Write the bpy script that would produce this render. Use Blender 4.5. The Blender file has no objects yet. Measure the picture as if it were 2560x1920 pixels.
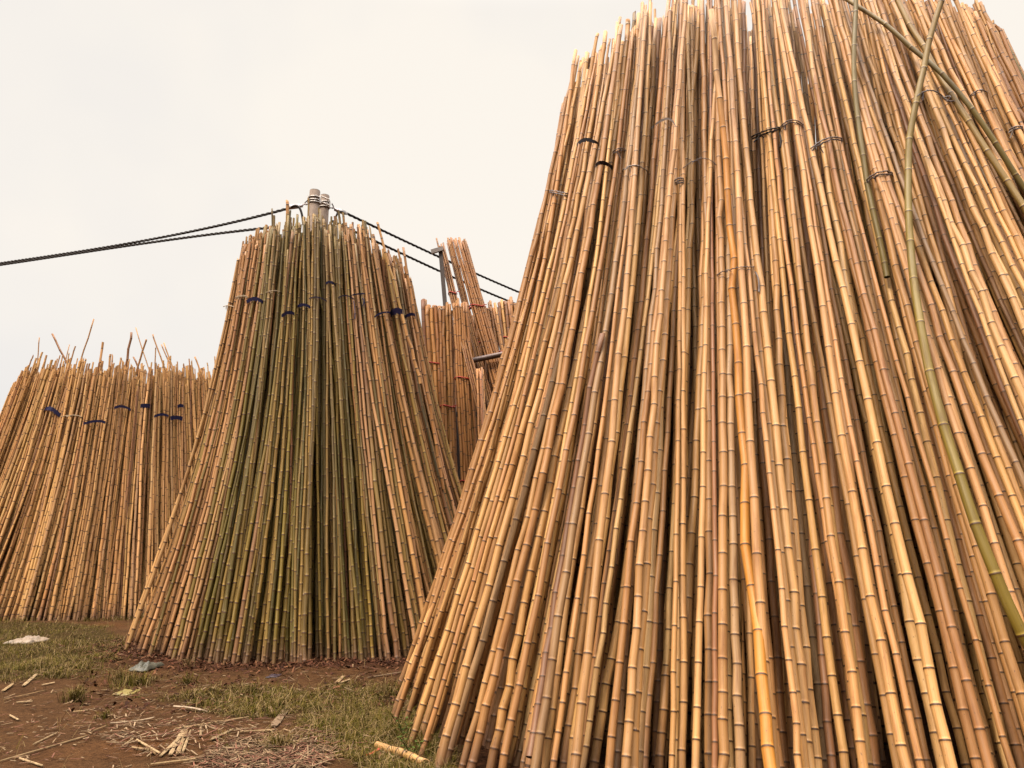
import bpy, math, random
import numpy as np
from mathutils import Vector
from mathutils.bvhtree import BVHTree

random.seed(11)
R = np.random.default_rng(7)
SC = bpy.context.scene
COL = SC.collection

# ------------------------------------------------------------------ camera
PITCH, CAM_H, F = math.radians(11.4), 1.6, 1934.0
CAM = np.array([0.0, 0.0, CAM_H])
cd = bpy.data.cameras.new('camera')
cd.sensor_width = 36.0
cd.lens = 36.0 * F / 2560.0
cd.clip_end = 2000.0
cam = bpy.data.objects.new('camera', cd)
cam.location = CAM
cam.rotation_euler = (math.pi / 2 + PITCH, 0, 0)
COL.objects.link(cam)
SC.camera = cam
CP, SP = math.cos(PITCH), math.sin(PITCH)

# ------------------------------------------------------------------ sky, sun, exposure
SUN_EL, SUN_AZ = math.radians(48), math.radians(-134)      # azimuth from +Y, clockwise: behind the viewer, to the left
world = bpy.data.worlds.new('World')
SC.world = world
world.use_nodes = True
nt = world.node_tree
nt.nodes.clear()


def wn(t, **kw):
    n = nt.nodes.new(t)
    for k, v in kw.items():
        setattr(n, k, v)
    return n


def wl(a, b):
    nt.links.new(a, b)


tc = wn('ShaderNodeTexCoord')
sep = wn('ShaderNodeSeparateXYZ')
wl(tc.outputs['Generated'], sep.inputs[0])
sky = wn('ShaderNodeTexSky', sky_type='NISHITA')
sky.sun_disc = False
sky.sun_elevation = SUN_EL
sky.sun_rotation = SUN_AZ
skys = wn('ShaderNodeVectorMath', operation='SCALE')
wl(sky.outputs[0], skys.inputs[0])
skys.inputs['Scale'].default_value = 0.05
cn = wn('ShaderNodeTexNoise')
cn.inputs['Scale'].default_value = 1.7
cn.inputs['Detail'].default_value = 4.0
cn.inputs['Roughness'].default_value = 0.5
wl(tc.outputs['Generated'], cn.inputs['Vector'])
cr = wn('ShaderNodeValToRGB')
cr.color_ramp.elements[0].position = 0.36
cr.color_ramp.elements[0].color = (0.835, 0.812, 0.80, 1)
cr.color_ramp.elements[1].position = 0.60
cr.color_ramp.elements[1].color = (1.0, 0.935, 0.845, 1)
wl(cn.outputs['Fac'], cr.inputs[0])


def ramp(src, a, b, lo, hi):
    m = wn('ShaderNodeMapRange', interpolation_type='SMOOTHSTEP')
    m.inputs['From Min'].default_value = a
    m.inputs['From Max'].default_value = b
    m.inputs['To Min'].default_value = lo
    m.inputs['To Max'].default_value = hi
    wl(src, m.inputs['Value'])
    return m.outputs[0]


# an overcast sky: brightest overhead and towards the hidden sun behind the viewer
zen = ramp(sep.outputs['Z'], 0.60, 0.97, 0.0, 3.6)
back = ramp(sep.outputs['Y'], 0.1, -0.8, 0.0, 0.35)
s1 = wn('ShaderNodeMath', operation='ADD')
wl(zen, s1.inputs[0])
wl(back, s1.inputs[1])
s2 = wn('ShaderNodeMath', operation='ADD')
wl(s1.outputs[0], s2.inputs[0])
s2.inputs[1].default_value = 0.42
# unseen low sky behind and beside the viewer, dimmed to deepen shade between poles
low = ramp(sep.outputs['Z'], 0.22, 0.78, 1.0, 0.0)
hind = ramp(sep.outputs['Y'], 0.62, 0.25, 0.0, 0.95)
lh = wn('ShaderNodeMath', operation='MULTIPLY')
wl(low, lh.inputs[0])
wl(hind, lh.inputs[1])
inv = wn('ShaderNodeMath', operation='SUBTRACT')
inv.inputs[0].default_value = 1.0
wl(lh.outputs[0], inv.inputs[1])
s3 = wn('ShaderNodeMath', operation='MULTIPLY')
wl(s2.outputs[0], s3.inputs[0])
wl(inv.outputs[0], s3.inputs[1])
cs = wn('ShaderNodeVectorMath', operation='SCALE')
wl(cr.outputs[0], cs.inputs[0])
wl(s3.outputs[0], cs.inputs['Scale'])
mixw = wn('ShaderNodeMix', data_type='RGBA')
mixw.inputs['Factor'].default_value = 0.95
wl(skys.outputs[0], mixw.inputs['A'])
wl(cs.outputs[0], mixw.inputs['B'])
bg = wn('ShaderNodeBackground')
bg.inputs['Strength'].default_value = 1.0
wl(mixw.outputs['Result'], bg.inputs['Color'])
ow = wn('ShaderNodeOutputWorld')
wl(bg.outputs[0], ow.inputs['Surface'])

sd = bpy.data.lights.new('sun', 'SUN')
sd.energy = 1.5
sd.angle = math.radians(11)
sd.color = (1.0, 0.86, 0.68)
sun = bpy.data.objects.new('sun', sd)
sdir = Vector((math.sin(SUN_AZ) * math.cos(SUN_EL), math.cos(SUN_AZ) * math.cos(SUN_EL), math.sin(SUN_EL)))
sun.rotation_euler = sdir.to_track_quat('Z', 'Y').to_euler()
sun.location = sdir * 60
COL.objects.link(sun)

SC.view_settings.view_transform = 'Standard'
SC.view_settings.look = 'None'
SC.cycles.max_bounces = 5
SC.cycles.diffuse_bounces = 1
SC.cycles.glossy_bounces = 2
SC.view_settings.exposure = 1.28
SC.view_settings.gamma = 1.0


# ------------------------------------------------------------------ geometry helpers
def ray(px, py):
    """direction through a point of the 2560x1920 photograph"""
    x, y = (px - 1280) / F, (960 - py) / F
    d = np.array([x, CP - y * SP, SP + y * CP])
    return d


def at_depth(px, py, Y):
    d = ray(px, py)
    return CAM + d * (Y / d[1])


def at_ground(px, py, z=0.0):
    d = ray(px, py)
    return CAM + d * ((z - CAM_H) / d[2])


def to_px(p):
    q = np.asarray(p) - CAM
    z = q[..., 1] * CP + q[..., 2] * SP
    y = -q[..., 1] * SP + q[..., 2] * CP
    return 1280 + F * q[..., 0] / z, 960 - F * y / z


def vnoise(x, y, s, seed=0):
    """smooth value noise, numpy"""
    x, y = np.asarray(x) * s, np.asarray(y) * s
    xi, yi = np.floor(x).astype(np.int64), np.floor(y).astype(np.int64)
    fx, fy = x - xi, y - yi
    fx, fy = fx * fx * (3 - 2 * fx), fy * fy * (3 - 2 * fy)

    def h(a, b):
        n = (a * 374761393 + b * 668265263 + seed * 69069) & 0x7fffffff
        n = ((n ^ (n >> 13)) * 1274126177) & 0x7fffffff
        return ((n ^ (n >> 16)) & 0xffff) / 65535.0
    return (h(xi, yi) * (1 - fx) + h(xi + 1, yi) * fx) * (1 - fy) + (h(xi, yi + 1) * (1 - fx) + h(xi + 1, yi + 1) * fx) * fy


def ground_z(x, y):
    return (vnoise(x, y, 0.9, 1) - 0.5) * 0.07 + (vnoise(x, y, 3.1, 2) - 0.5) * 0.03 + (vnoise(x, y, 9.0, 3) - 0.5) * 0.012


class Geo:
    """collects vertices, faces and per-vertex attributes for one mesh"""

    def __init__(self):
        self.v, self.f, self.t, self.n, self.pc, self.k = [], [], [], [], [], 0

    def add(self, v, f, tint=(1, 1, 1), nd=None, pc=None):
        v = np.asarray(v, float)
        m = len(v)
        self.v.append(v)
        self.f.extend([[i + self.k for i in q] for q in f] if not isinstance(f, np.ndarray) else (f + self.k).tolist())
        t = np.asarray(tint, float)
        self.t.append(np.broadcast_to(t, (m, 3)) if t.ndim == 1 else t)
        self.n.append(np.zeros(m) if nd is None else nd)
        self.pc.append(v if pc is None else pc)
        self.k += m

    def build(self, name, mat, parent=None, smooth=True, link=True):
        me = bpy.data.meshes.new(name)
        v = np.concatenate(self.v)
        fl = self.f
        ls = np.fromiter((len(q) for q in fl), np.int32, len(fl))
        li = np.concatenate([np.asarray(q, np.int32) for q in fl]) if len(set(ls.tolist())) > 1 else np.asarray(fl, np.int32).ravel()
        me.vertices.add(len(v))
        me.vertices.foreach_set('co', v.astype(np.float32).ravel())
        me.loops.add(len(li))
        me.loops.foreach_set('vertex_index', li)
        me.polygons.add(len(fl))
        st = np.zeros(len(fl), np.int32)
        st[1:] = np.cumsum(ls)[:-1]
        me.polygons.foreach_set('loop_start', st)
        me.polygons.foreach_set('use_smooth', np.full(len(fl), smooth, bool))
        me.update(calc_edges=True)
        a = me.attributes.new('tint', 'FLOAT_COLOR', 'POINT')
        c = np.ones((len(v), 4), np.float32)
        c[:, :3] = np.concatenate(self.t)
        a.data.foreach_set('color', c.ravel())
        a = me.attributes.new('nd', 'FLOAT', 'POINT')
        a.data.foreach_set('value', np.concatenate(self.n).astype(np.float32))
        a = me.attributes.new('pc', 'FLOAT_VECTOR', 'POINT')
        a.data.foreach_set('vector', np.concatenate(self.pc).astype(np.float32).ravel())
        me.validate()
        me.materials.append(mat)
        o = bpy.data.objects.new(name, me)
        COL.objects.link(o)
        if parent is not None:
            o.parent = parent
        return o


def tag(o, label=None, cat=None, group=None, kind=None):
    for k, v in (('label', label), ('category', cat), ('group', group), ('kind', kind)):
        if v:
            o[k] = v
    return o


def empty(name, loc=(0, 0, 0)):
    o = bpy.data.objects.new(name, None)
    o.empty_display_size = 0.1
    o.location = loc
    COL.objects.link(o)
    return o


def frames(pts):
    t = np.gradient(pts, axis=0)
    t /= np.linalg.norm(t, axis=1)[:, None]
    ref = np.array([0.0, 1.0, 0.0]) if abs(t[:, 1]).mean() < 0.8 else np.array([0.0, 0.0, 1.0])
    u = np.cross(t, ref)
    u /= np.linalg.norm(u, axis=1)[:, None]
    return t, u, np.cross(t, u)


def tube(g, pts, rad, sides=8, tint=(1, 1, 1), caps=True, nd=None):
    """round tube along a polyline; rad a number or one per point"""
    pts = np.asarray(pts, float)
    n = len(pts)
    rad = np.broadcast_to(np.asarray(rad, float), (n,))
    t, u, w = frames(pts)
    a = np.arange(sides) * 2 * np.pi / sides
    ca, sa = np.cos(a), np.sin(a)
    v = pts[:, None, :] + rad[:, None, None] * (u[:, None, :] * ca[None, :, None] + w[:, None, :] * sa[None, :, None])
    s = np.concatenate([[0], np.cumsum(np.linalg.norm(np.diff(pts, axis=0), axis=1))])
    pc = np.stack([np.tile(ca * 0.5, (n, 1)), np.tile(sa * 0.5, (n, 1)), np.tile(s[:, None], (1, sides))], -1).reshape(-1, 3)
    i = np.arange(n - 1)[:, None] * sides
    j = np.arange(sides)[None, :]
    k = (j + 1) % sides
    f = np.stack([i + j, i + sides + j, i + sides + k, i + k], -1).reshape(-1, 4)
    f = f[:, ::-1]
    fl = f.tolist()
    if caps:
        fl += [list(range(sides)), [(n - 1) * sides + q for q in range(sides)][::-1]]
    tt = np.asarray(tint, float)
    if tt.ndim == 2:
        tt = np.repeat(tt, sides, axis=0)
    g.add(v.reshape(-1, 3), fl, tt, None if nd is None else np.repeat(nd, sides), pc)


def bar(g, p, q, w, h, tint=(1, 1, 1), up=(0, 0, 1)):
    """square-section bar from p to q"""
    p, q, up = np.asarray(p, float), np.asarray(q, float), np.asarray(up, float)
    t = (q - p) / np.linalg.norm(q - p)
    u = np.cross(t, up)
    u /= np.linalg.norm(u)
    n = np.cross(u, t)
    v = [c + a * u * w / 2 + b * n * h / 2 for c in (p, q) for a, b in ((-1, -1), (1, -1), (1, 1), (-1, 1))]
    g.add(v, [[0, 1, 2, 3], [7, 6, 5, 4], [0, 4, 5, 1], [1, 5, 6, 2], [2, 6, 7, 3], [3, 7, 4, 0]], tint)


# ------------------------------------------------------------------ materials
def new_mat(name):
    m = bpy.data.materials.new(name)
    m.use_nodes = True
    t = m.node_tree
    b = t.nodes['Principled BSDF']
    return m, t, b


def mk(t, typ, **kw):
    n = t.nodes.new(typ)
    for k, v in kw.items():
        setattr(n, k, v)
    return n


def mat_noise(t, vec, scale3, scale, detail=3.0, rough=0.55):
    mp = mk(t, 'ShaderNodeMapping')
    mp.inputs['Scale'].default_value = scale3
    t.links.new(vec, mp.inputs['Vector'])
    n = mk(t, 'ShaderNodeTexNoise')
    n.inputs['Scale'].default_value = scale
    n.inputs['Detail'].default_value = detail
    n.inputs['Roughness'].default_value = rough
    t.links.new(mp.outputs[0], n.inputs['Vector'])
    return n.outputs['Fac']


def mrange(t, src, a, b, lo, hi):
    m = mk(t, 'ShaderNodeMapRange')
    for k, v in (('From Min', a), ('From Max', b), ('To Min', lo), ('To Max', hi)):
        m.inputs[k].default_value = v
    t.links.new(src, m.inputs['Value'])
    return m.outputs[0]


def mixc(t, fac, a, b, mode='MIX'):
    m = mk(t, 'ShaderNodeMix', data_type='RGBA', blend_type=mode)
    for k, v in (('Factor', fac), ('A', a), ('B', b)):
        if hasattr(v, 'is_linked'):
            t.links.new(v, m.inputs[k])
        elif isinstance(v, (int, float)):
            m.inputs[k].default_value = v
        else:
            m.inputs[k].default_value = (*v, 1)
    return m.outputs['Result']


def bamboo_material():
    m, t, b = new_mat('bamboo')
    at = mk(t, 'ShaderNodeAttribute', attribute_name='tint')
    nd = mk(t, 'ShaderNodeAttribute', attribute_name='nd')
    pc = mk(t, 'ShaderNodeAttribute', attribute_name='pc')
    v = pc.outputs['Vector']
    streak = mat_noise(t, v, (5.0, 5.0, 0.55), 2.4, 4.0, 0.6)
    fibre = mat_noise(t, v, (26.0, 26.0, 1.3), 1.0, 2.0)
    blot = mat_noise(t, v, (0.9, 0.9, 1.6), 1.5, 4.0, 0.62)
    spots = mat_noise(t, v, (3.2, 3.2, 22.0), 1.9, 2.0, 0.5)
    c = mixc(t, 1.0, at.outputs['Color'], mrange(t, streak, 0.28, 0.72, 0.78, 1.16), 'MULTIPLY')
    c = mixc(t, 1.0, c, mrange(t, fibre, 0.3, 0.7, 0.93, 1.05), 'MULTIPLY')
    c = mixc(t, mrange(t, blot, 0.52, 0.72, 0.0, 0.75), c, mixc(t, 1.0, c, (0.56, 0.44, 0.34), 'MULTIPLY'))
    bloom = mat_noise(t, v, (1.3, 1.3, 0.8), 2.1, 5.0, 0.7)
    c = mixc(t, mrange(t, bloom, 0.56, 0.78, 0.0, 0.30), c, (0.48, 0.35, 0.22))
    c = mixc(t, mrange(t, spots, 0.68, 0.74, 0.0, 0.8), c, (0.075, 0.038, 0.018))
    c = mixc(t, mrange(t, nd.outputs['Fac'], 0.2, 0.75, 0.0, 0.95), c, (0.052, 0.020, 0.006))
    t.links.new(c, b.inputs['Base Color'])
    t.links.new(mrange(t, blot, 0.3, 0.7, 0.42, 0.66), b.inputs['Roughness'])
    b.inputs['Specular IOR Level'].default_value = 0.4
    bp = mk(t, 'ShaderNodeBump')
    bp.inputs['Strength'].default_value = 0.25
    bp.inputs['Distance'].default_value = 0.004
    t.links.new(fibre, bp.inputs['Height'])
    t.links.new(bp.outputs[0], b.inputs['Normal'])
    return m


def tint_material(name, rough=0.6, var=0.25, scale=8.0, bump=0.0, spec=0.3, metal=0.0, coord='pc'):
    m, t, b = new_mat(name)
    at = mk(t, 'ShaderNodeAttribute', attribute_name='tint')
    if coord == 'pc':
        v = mk(t, 'ShaderNodeAttribute', attribute_name='pc').outputs['Vector']
    else:
        v = mk(t, 'ShaderNodeTexCoord').outputs['Object']
    n = mat_noise(t, v, (1, 1, 1), scale, 5.0, 0.6)
    c = mixc(t, 1.0, at.outputs['Color'], mrange(t, n, 0.3, 0.7, 1 - var, 1 + var), 'MULTIPLY')
    t.links.new(c, b.inputs['Base Color'])
    b.inputs['Roughness'].default_value = rough
    b.inputs['Specular IOR Level'].default_value = spec
    b.inputs['Metallic'].default_value = metal
    if bump:
        bp = mk(t, 'ShaderNodeBump')
        bp.inputs['Strength'].default_value = bump
        bp.inputs['Distance'].default_value = 0.01
        t.links.new(n, bp.inputs['Height'])
        t.links.new(bp.outputs[0], b.inputs['Normal'])
    return m


BAMBOO = bamboo_material()
TAPE = tint_material('tape', 0.5, 0.2, 30)
WIRE = tint_material('wire', 0.5, 0.2, 30)
CONCRETE = tint_material('concrete', 0.85, 0.22, 14, 0.4, coord='obj')
STEEL = tint_material('steel', 0.45, 0.25, 12, 0.1, 0.5, 0.6, coord='obj')
RUBBER = tint_material('rubber', 0.55, 0.15, 10)
SPLINT = tint_material('splint', 0.85, 0.35, 24, 0.3, 0.1, coord='obj')
LEAF = tint_material('leaf', 0.85, 0.25, 6, spec=0.08)
PLASTIC = tint_material('plastic', 0.4, 0.12, 20, 0.2, coord='obj')


def ground_material():
    m, t, b = new_mat('earth')
    v = mk(t, 'ShaderNodeTexCoord').outputs['Object']
    n1 = mat_noise(t, v, (1, 1, 1), 0.55, 5, 0.6)
    n2 = mat_noise(t, v, (1, 1, 1), 3.2, 6, 0.65)
    n3 = mat_noise(t, v, (1, 1, 1), 28, 4, 0.7)
    n4 = mat_noise(t, v, (1, 1, 1), 120, 3, 0.7)
    c = mixc(t, mrange(t, n2, 0.35, 0.65, 0, 1), (0.042, 0.0195, 0.0078), (0.076, 0.0360, 0.0145))
    c = mixc(t, mrange(t, n1, 0.52, 0.68, 0, 0.7), c, (0.0810, 0.0336, 0.0120))
    at = mk(t, 'ShaderNodeAttribute', attribute_name='tint')
    sp = mk(t, 'ShaderNodeSeparateColor')
    t.links.new(at.outputs['Color'], sp.inputs[0])
    c = mixc(t, sp.outputs[1], c, mixc(t, mrange(t, n2, 0.4, 0.62, 0, 1), (0.0288, 0.0192, 0.0048), (0.0432, 0.0258, 0.0084)))
    c = mixc(t, sp.outputs[0], c, mixc(t, mrange(t, n3, 0.4, 0.6, 0, 1), (0.0192, 0.0066, 0.0036), (0.0480, 0.0180, 0.0084)))
    c = mixc(t, 1.0, c, mrange(t, n3, 0.3, 0.7, 0.60, 1.34), 'MULTIPLY')
    c = mixc(t, 1.0, c, mrange(t, n4, 0.3, 0.7, 0.60, 1.35), 'MULTIPLY')
    t.links.new(c, b.inputs['Base Color'])
    b.inputs['Roughness'].default_value = 0.92
    b.inputs['Specular IOR Level'].default_value = 0.05
    bp = mk(t, 'ShaderNodeBump')
    bp.inputs['Strength'].default_value = 1.0
    bp.inputs['Distance'].default_value = 0.035
    t.links.new(n3, bp.inputs['Height'])
    bp2 = mk(t, 'ShaderNodeBump')
    bp2.inputs['Strength'].default_value = 0.5
    bp2.inputs['Distance'].default_value = 0.006
    t.links.new(n4, bp2.inputs['Height'])
    t.links.new(bp.outputs[0], bp2.inputs['Normal'])
    t.links.new(bp2.outputs[0], b.inputs['Normal'])
    return m


# ------------------------------------------------------------------ the ground: where grass and chips lie
def ell(cx, cy, rx, ry, x, y):
    return np.sqrt(((x - cx) / rx) ** 2 + ((y - cy) / ry) ** 2)


FRONT = dict(c0=(3.05, 8.7), r0=(4.34, 4.3), c1=(3.35, 9.05), r1=(2.60, 1.75), z=7.35, p=2.6)
MID = dict(c0=(-2.95, 12.95), r0=(3.1, 2.42), c1=(-3.38, 13.1), r1=(1.40, 1.15), z=6.75)
LEFT = dict(c0=(-10.0, 19.2), r0=(3.9, 3.2), c1=(-9.9, 19.3), r1=(2.35, 1.9), z=5.75)


def grass_density(x, y):
    px, py = to_px(np.stack([x, y, np.zeros_like(x)], -1))
    n = vnoise(x, y, 1.3, 21) * 0.6 + vnoise(x, y, 3.7, 22) * 0.4
    d = np.zeros_like(x)

    def blob(cx, cy, rx, ry, amt):
        q = 1 - np.sqrt(((px - cx) / rx) ** 2 + ((py - cy) / ry) ** 2)
        return np.clip(q * 2.2, 0, 1) * amt
    d = np.maximum(d, blob(60, 1625, 330, 110, 1.0))
    d = np.maximum(d, blob(170, 1600, 160, 60, 0.9))
    d = np.maximum(d, blob(900, 1800, 210, 130, 1.0))
    d = np.maximum(d, blob(1010, 1890, 160, 120, 1.0))
    d = np.maximum(d, blob(640, 1760, 260, 60, 0.55))
    d = np.maximum(d, blob(400, 1720, 200, 50, 0.45))
    d = np.maximum(d, blob(650, 1870, 160, 50, 0.35))
    out = (py < 1560) | (px < -40) | (py > 1960)
    d = np.where(out, 0.55 * np.clip((vnoise(x, y, 0.35, 24) - 0.35) * 3, 0, 1), d)
    n = n * 0.7 + 0.3 * vnoise(x, y, 9.0, 23)
    return np.clip((d * 1.1 + n - 0.92) * 3.0, 0, 1) * (d > 0)


def chip_density(x, y):
    e = ell(*MID['c0'], *MID['r0'], x, y)
    a = np.clip(1 - np.abs(e - 1.0) / 0.24, 0, 1)
    a = np.where(e < 1, 1.0, a)
    f = ell(*FRONT['c0'], *FRONT['r0'], x, y)
    a = np.maximum(a, np.where(f < 1, 0.9, np.clip(1 - (f - 1) / 0.04, 0, 1)))
    return a * (0.55 + 0.45 * vnoise(x, y, 2.3, 31))


def axis(lo, hi, step, far):
    core = np.arange(lo, hi + 1e-6, step)
    w = np.array([0.5, 1.2, 3, 7, 16, 40, 90, 200, 450, 900])
    w = w[w < far]
    return np.concatenate([lo - w[::-1], core, hi + w])


gx, gy = axis(-13, 9, 0.11, 1000), axis(3.0, 23, 0.11, 1000)
X, Y = np.meshgrid(gx, gy)
X, Y = X.ravel(), Y.ravel()
fade = np.clip(1 - np.maximum(np.abs(X + 2) - 11, np.abs(Y - 13) - 10) / 6, 0, 1)
Z = ground_z(X, Y) * fade
nx, ny = len(gx), len(gy)
i = (np.arange(ny - 1)[:, None] * nx + np.arange(nx - 1)[None, :]).ravel()
gg = Geo()
gd = grass_density(X, Y)
ch = chip_density(X, Y)
gg.add(np.stack([X, Y, Z], -1), np.stack([i, i + 1, i + nx + 1, i + nx], -1), np.stack([ch, np.clip(gd * 0.85, 0, 0.85), np.zeros_like(ch)], -1))
tag(gg.build('ground', ground_material()), kind='structure')

# ------------------------------------------------------------------ bamboo poles: plan them all first
POLES = []
PALE = [(0.500, 0.300, 0.136), (0.470, 0.272, 0.116), (0.525, 0.325, 0.155), (0.440, 0.250, 0.104), (0.490, 0.286, 0.120)]
TAN = [(0.370, 0.196, 0.078), (0.400, 0.220, 0.090), (0.340, 0.176, 0.072)]
BROWN = [(0.200, 0.092, 0.040), (0.250, 0.118, 0.046), (0.225, 0.115, 0.056)]
PINK = [(0.400, 0.232, 0.118), (0.360, 0.205, 0.104)]
GREEN = [(0.108, 0.078, 0.012), (0.134, 0.094, 0.013), (0.084, 0.066, 0.013), (0.165, 0.108, 0.016), (0.106, 0.070, 0.017)]
GREY = [(0.330, 0.208, 0.112), (0.280, 0.172, 0.090)]
OLIVE = [(0.185, 0.116, 0.024), (0.215, 0.130, 0.027), (0.160, 0.104, 0.026)]


def pick(*pairs):
    """pick a colour: pairs of (palette, name, weight)"""
    w = np.array([p[2] for p in pairs], float)
    p = pairs[int(R.choice(len(pairs), p=w / w.sum()))]
    c = np.array(p[0][int(R.integers(len(p[0])))])
    return c * (1 + R.normal(0, 0.10)) * (1 + R.normal(0, 0.02, 3)), p[1]


def pole(pts, r0, r1, tint, tone, pile, layer=0, special=None, gap=0.28, jag=0.0):
    p = dict(pts=np.asarray(pts, float), r0=r0, r1=r1, tint=np.asarray(tint), tone=tone, pile=pile, layer=layer, special=special, gap=gap, jag=jag, seed=int(R.integers(1 << 30)))
    POLES.append(p)
    return p


def lerp(a, b, t):
    return a + (np.asarray(b, float) - np.asarray(a, float)) * t


def oval(a, p):
    c, q = np.cos(a), np.sin(a)
    return np.sign(c) * np.abs(c) ** (2 / p), np.sign(q) * np.abs(q) ** (2 / p)


def make_pile(name, S, tie, K, nr, layers, dia, L, Lj, tint_fn, inset=(0.17, 0.13), sag=0.06, rough=1.0, drop=None, pack=0.62, core=0, wid=(0.62, 1.10)):
    c0, c1, r0, r1 = (np.asarray(S[k], float) for k in ('c0', 'c1', 'r0', 'r1'))
    ct, rt = lerp(c0, c1, tie), lerp(r0, r1, tie)
    zt = S['z'] * tie
    pw = S.get('p', 2.0)
    th = np.linspace(0, 2 * np.pi, 20001)
    ox, oy = oval(th, pw)
    arc = np.concatenate([[0], np.cumsum(np.hypot(np.diff(r0[0] * ox), np.diff(r0[1] * oy)))])
    per = arc[-1]
    # poles in the middle of the stack
    for k in range(core):
        a, q = R.uniform(0, 2 * np.pi), math.sqrt(R.random()) * 0.72
        e = np.array([math.cos(a), math.sin(a)]) * q
        B, T = c0 + r0 * e, ct + rt * e * 1.05
        B3, T3 = np.array([B[0], B[1], -0.03]), np.array([T[0], T[1], zt])
        E = B3 + (T3 - B3) / np.linalg.norm(T3 - B3) * (L - 0.1 + R.normal(0, Lj * 1.3))
        tint, tone = tint_fn(a, 3, to_px(c0.tolist() + [0.0])[0], 0)
        pole(B3 + (E - B3) * np.linspace(0, 1, 13)[:, None], dia / 2, dia / 2 * 0.75, tint, tone, name, 6)
    for layer in range(layers):
        Kl = int(K * (1 - 0.07 * layer))
        for k in range(Kl):
            a = np.interp(((k + 0.5 * (layer % 2) + R.uniform(-0.18, 0.18)) / Kl % 1) * per, arc, th)
            ex, ey = oval(a, pw)
            nrm = np.array([np.sign(ex) * abs(ex) ** (pw - 1) / r0[0], np.sign(ey) * abs(ey) ** (pw - 1) / r0[1]])
            nrm /= np.linalg.norm(nrm)
            view = c0 / np.linalg.norm(c0)
            facing = -nrm @ view
            tan = np.array([-nrm[1], nrm[0]])
            b0 = c0 + r0 * np.array([ex, ey])
            t0 = ct + rt * np.array([ex, ey])
            n = int(R.integers(nr[0], nr[1] + 1))
            base_w = per / Kl * R.uniform(*wid)
            Lb = L + R.normal(0, Lj * 0.7) - (drop(b0) if drop else 0)
            tw = R.normal(0, 0.05)
            bpx = to_px(np.array([b0[0], b0[1], 0.0]))[0]
            deep = abs(R.normal(0, 0.06)) * rough
            rows = R.choice([0, 1, 2], p=[0.42, 0.33, 0.25], size=n)
            for j in range(n):
                u = (j + 0.5) / n - 0.5
                row = rows[j]
                d = dia * (R.uniform(0.68, 1.24) if R.random() < 0.9 else R.uniform(1.15, 1.32))
                off0 = u * base_w + R.normal(0, 0.045 * rough)
                off1 = u * n * dia * pack + R.normal(0, 0.022 * rough) + tw + (R.normal(0, 0.15) if R.random() < 0.05 else 0)
                in0 = layer * inset[0] + row * 0.13 * rough + deep * 1.6 + abs(R.normal(0, 0.06 * rough))
                in1 = layer * inset[1] + row * 0.06 + deep + R.normal(0, 0.016)
                B = b0 + tan * off0 - nrm * in0
                T = t0 + tan * off1 - nrm * in1
                B3 = np.array([B[0], B[1], ground_z(B[0], B[1]) - 0.03])
                T3 = np.array([T[0], T[1], zt])
                Lp = Lb + R.normal(0, Lj) + (abs(R.normal(0, Lj * 2.2)) if R.random() < 0.06 else 0)
                q = (T3 - B3) / np.linalg.norm(T3 - B3)
                E = B3 + q * Lp
                s = np.linspace(0, 1, 13)[:, None]
                side = R.normal(0, 0.028) * np.sin(np.pi * s) + R.normal(0, 0.014) * np.sin(2 * np.pi * s)
                droop = -(sag + R.normal(0, 0.018)) * np.sin(np.pi * s) + R.normal(0, 0.012) * np.sin(2 * np.pi * s + 0.5)
                pts = B3 + (E - B3) * s + np.append(tan, 0) * side + np.append(nrm, 0) * droop
                tint, tone = tint_fn(a, layer, bpx, facing)
                pole(pts, d / 2, d / 2 * R.uniform(0.60, 0.82), tint, tone, name, layer, gap=R.uniform(0.22, 0.36), jag=0.05 if R.random() < 0.22 else 0.0)


def tint_front(a, layer, px, facing):
    return pick((PALE, 'pale straw-coloured', 4.4), (TAN, 'tan', 4.0), (PINK, 'pinkish tan', 0.6), (GREY, 'greyish tan', 0.6), (BROWN, 'brown', 0.9), (OLIVE, 'olive', 0.06))


def tint_mid(a, layer, px, facing):
    if px < 425:
        return pick((PALE, 'pale straw-coloured', 1.5), (PINK, 'pinkish tan', 4), (TAN, 'tan', 2), (OLIVE, 'olive', 0.8))
    if px < 985:
        return pick((GREEN, 'green', 7), (OLIVE, 'olive', 3), (BROWN, 'brown', 0.6), (TAN, 'tan', 0.05))
    return pick((TAN, 'tan', 3.5), (PINK, 'pinkish tan', 2.6), (PALE, 'pale straw-coloured', 0.8), (OLIVE, 'olive', 2), (BROWN, 'brown', 1), (GREEN, 'green', 0.5))


def tint_left(a, layer, px, facing):
    return pick((PALE, 'pale straw-coloured', 6), (TAN, 'tan', 3), (PINK, 'pinkish tan', 1), (BROWN, 'brown', 0.4), (OLIVE, 'olive', 0.15))


make_pile('front', FRONT, 0.74, 53, (5, 7), 5, 0.0545, 8.05, 0.10, tint_front, inset=(0.36, 0.22), rough=1.35, sag=0.15, core=170, drop=lambda b: 0.5 * np.clip((0.2 - b[0]) / 1.4, 0, 1) + 0.25 * np.clip((b[0] - 5) / 2, 0, 1))
make_pile('mid', MID, 0.76, 42, (6, 9), 5, 0.051, 6.75, 0.12, tint_mid, inset=(0.25, 0.14), sag=0.17, core=110, drop=lambda b: 0.32 * np.clip(abs(b[0] + 2.95) / 3.1, 0, 1) ** 2 - 0.08, rough=1.15, pack=0.68)
make_pile('left', LEFT, 0.78, 48, (7, 10), 4, 0.054, 5.60, 0.14, tint_left, inset=(0.2, 0.12), sag=0.12, core=190, pack=0.86, wid=(0.85, 1.1))


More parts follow.
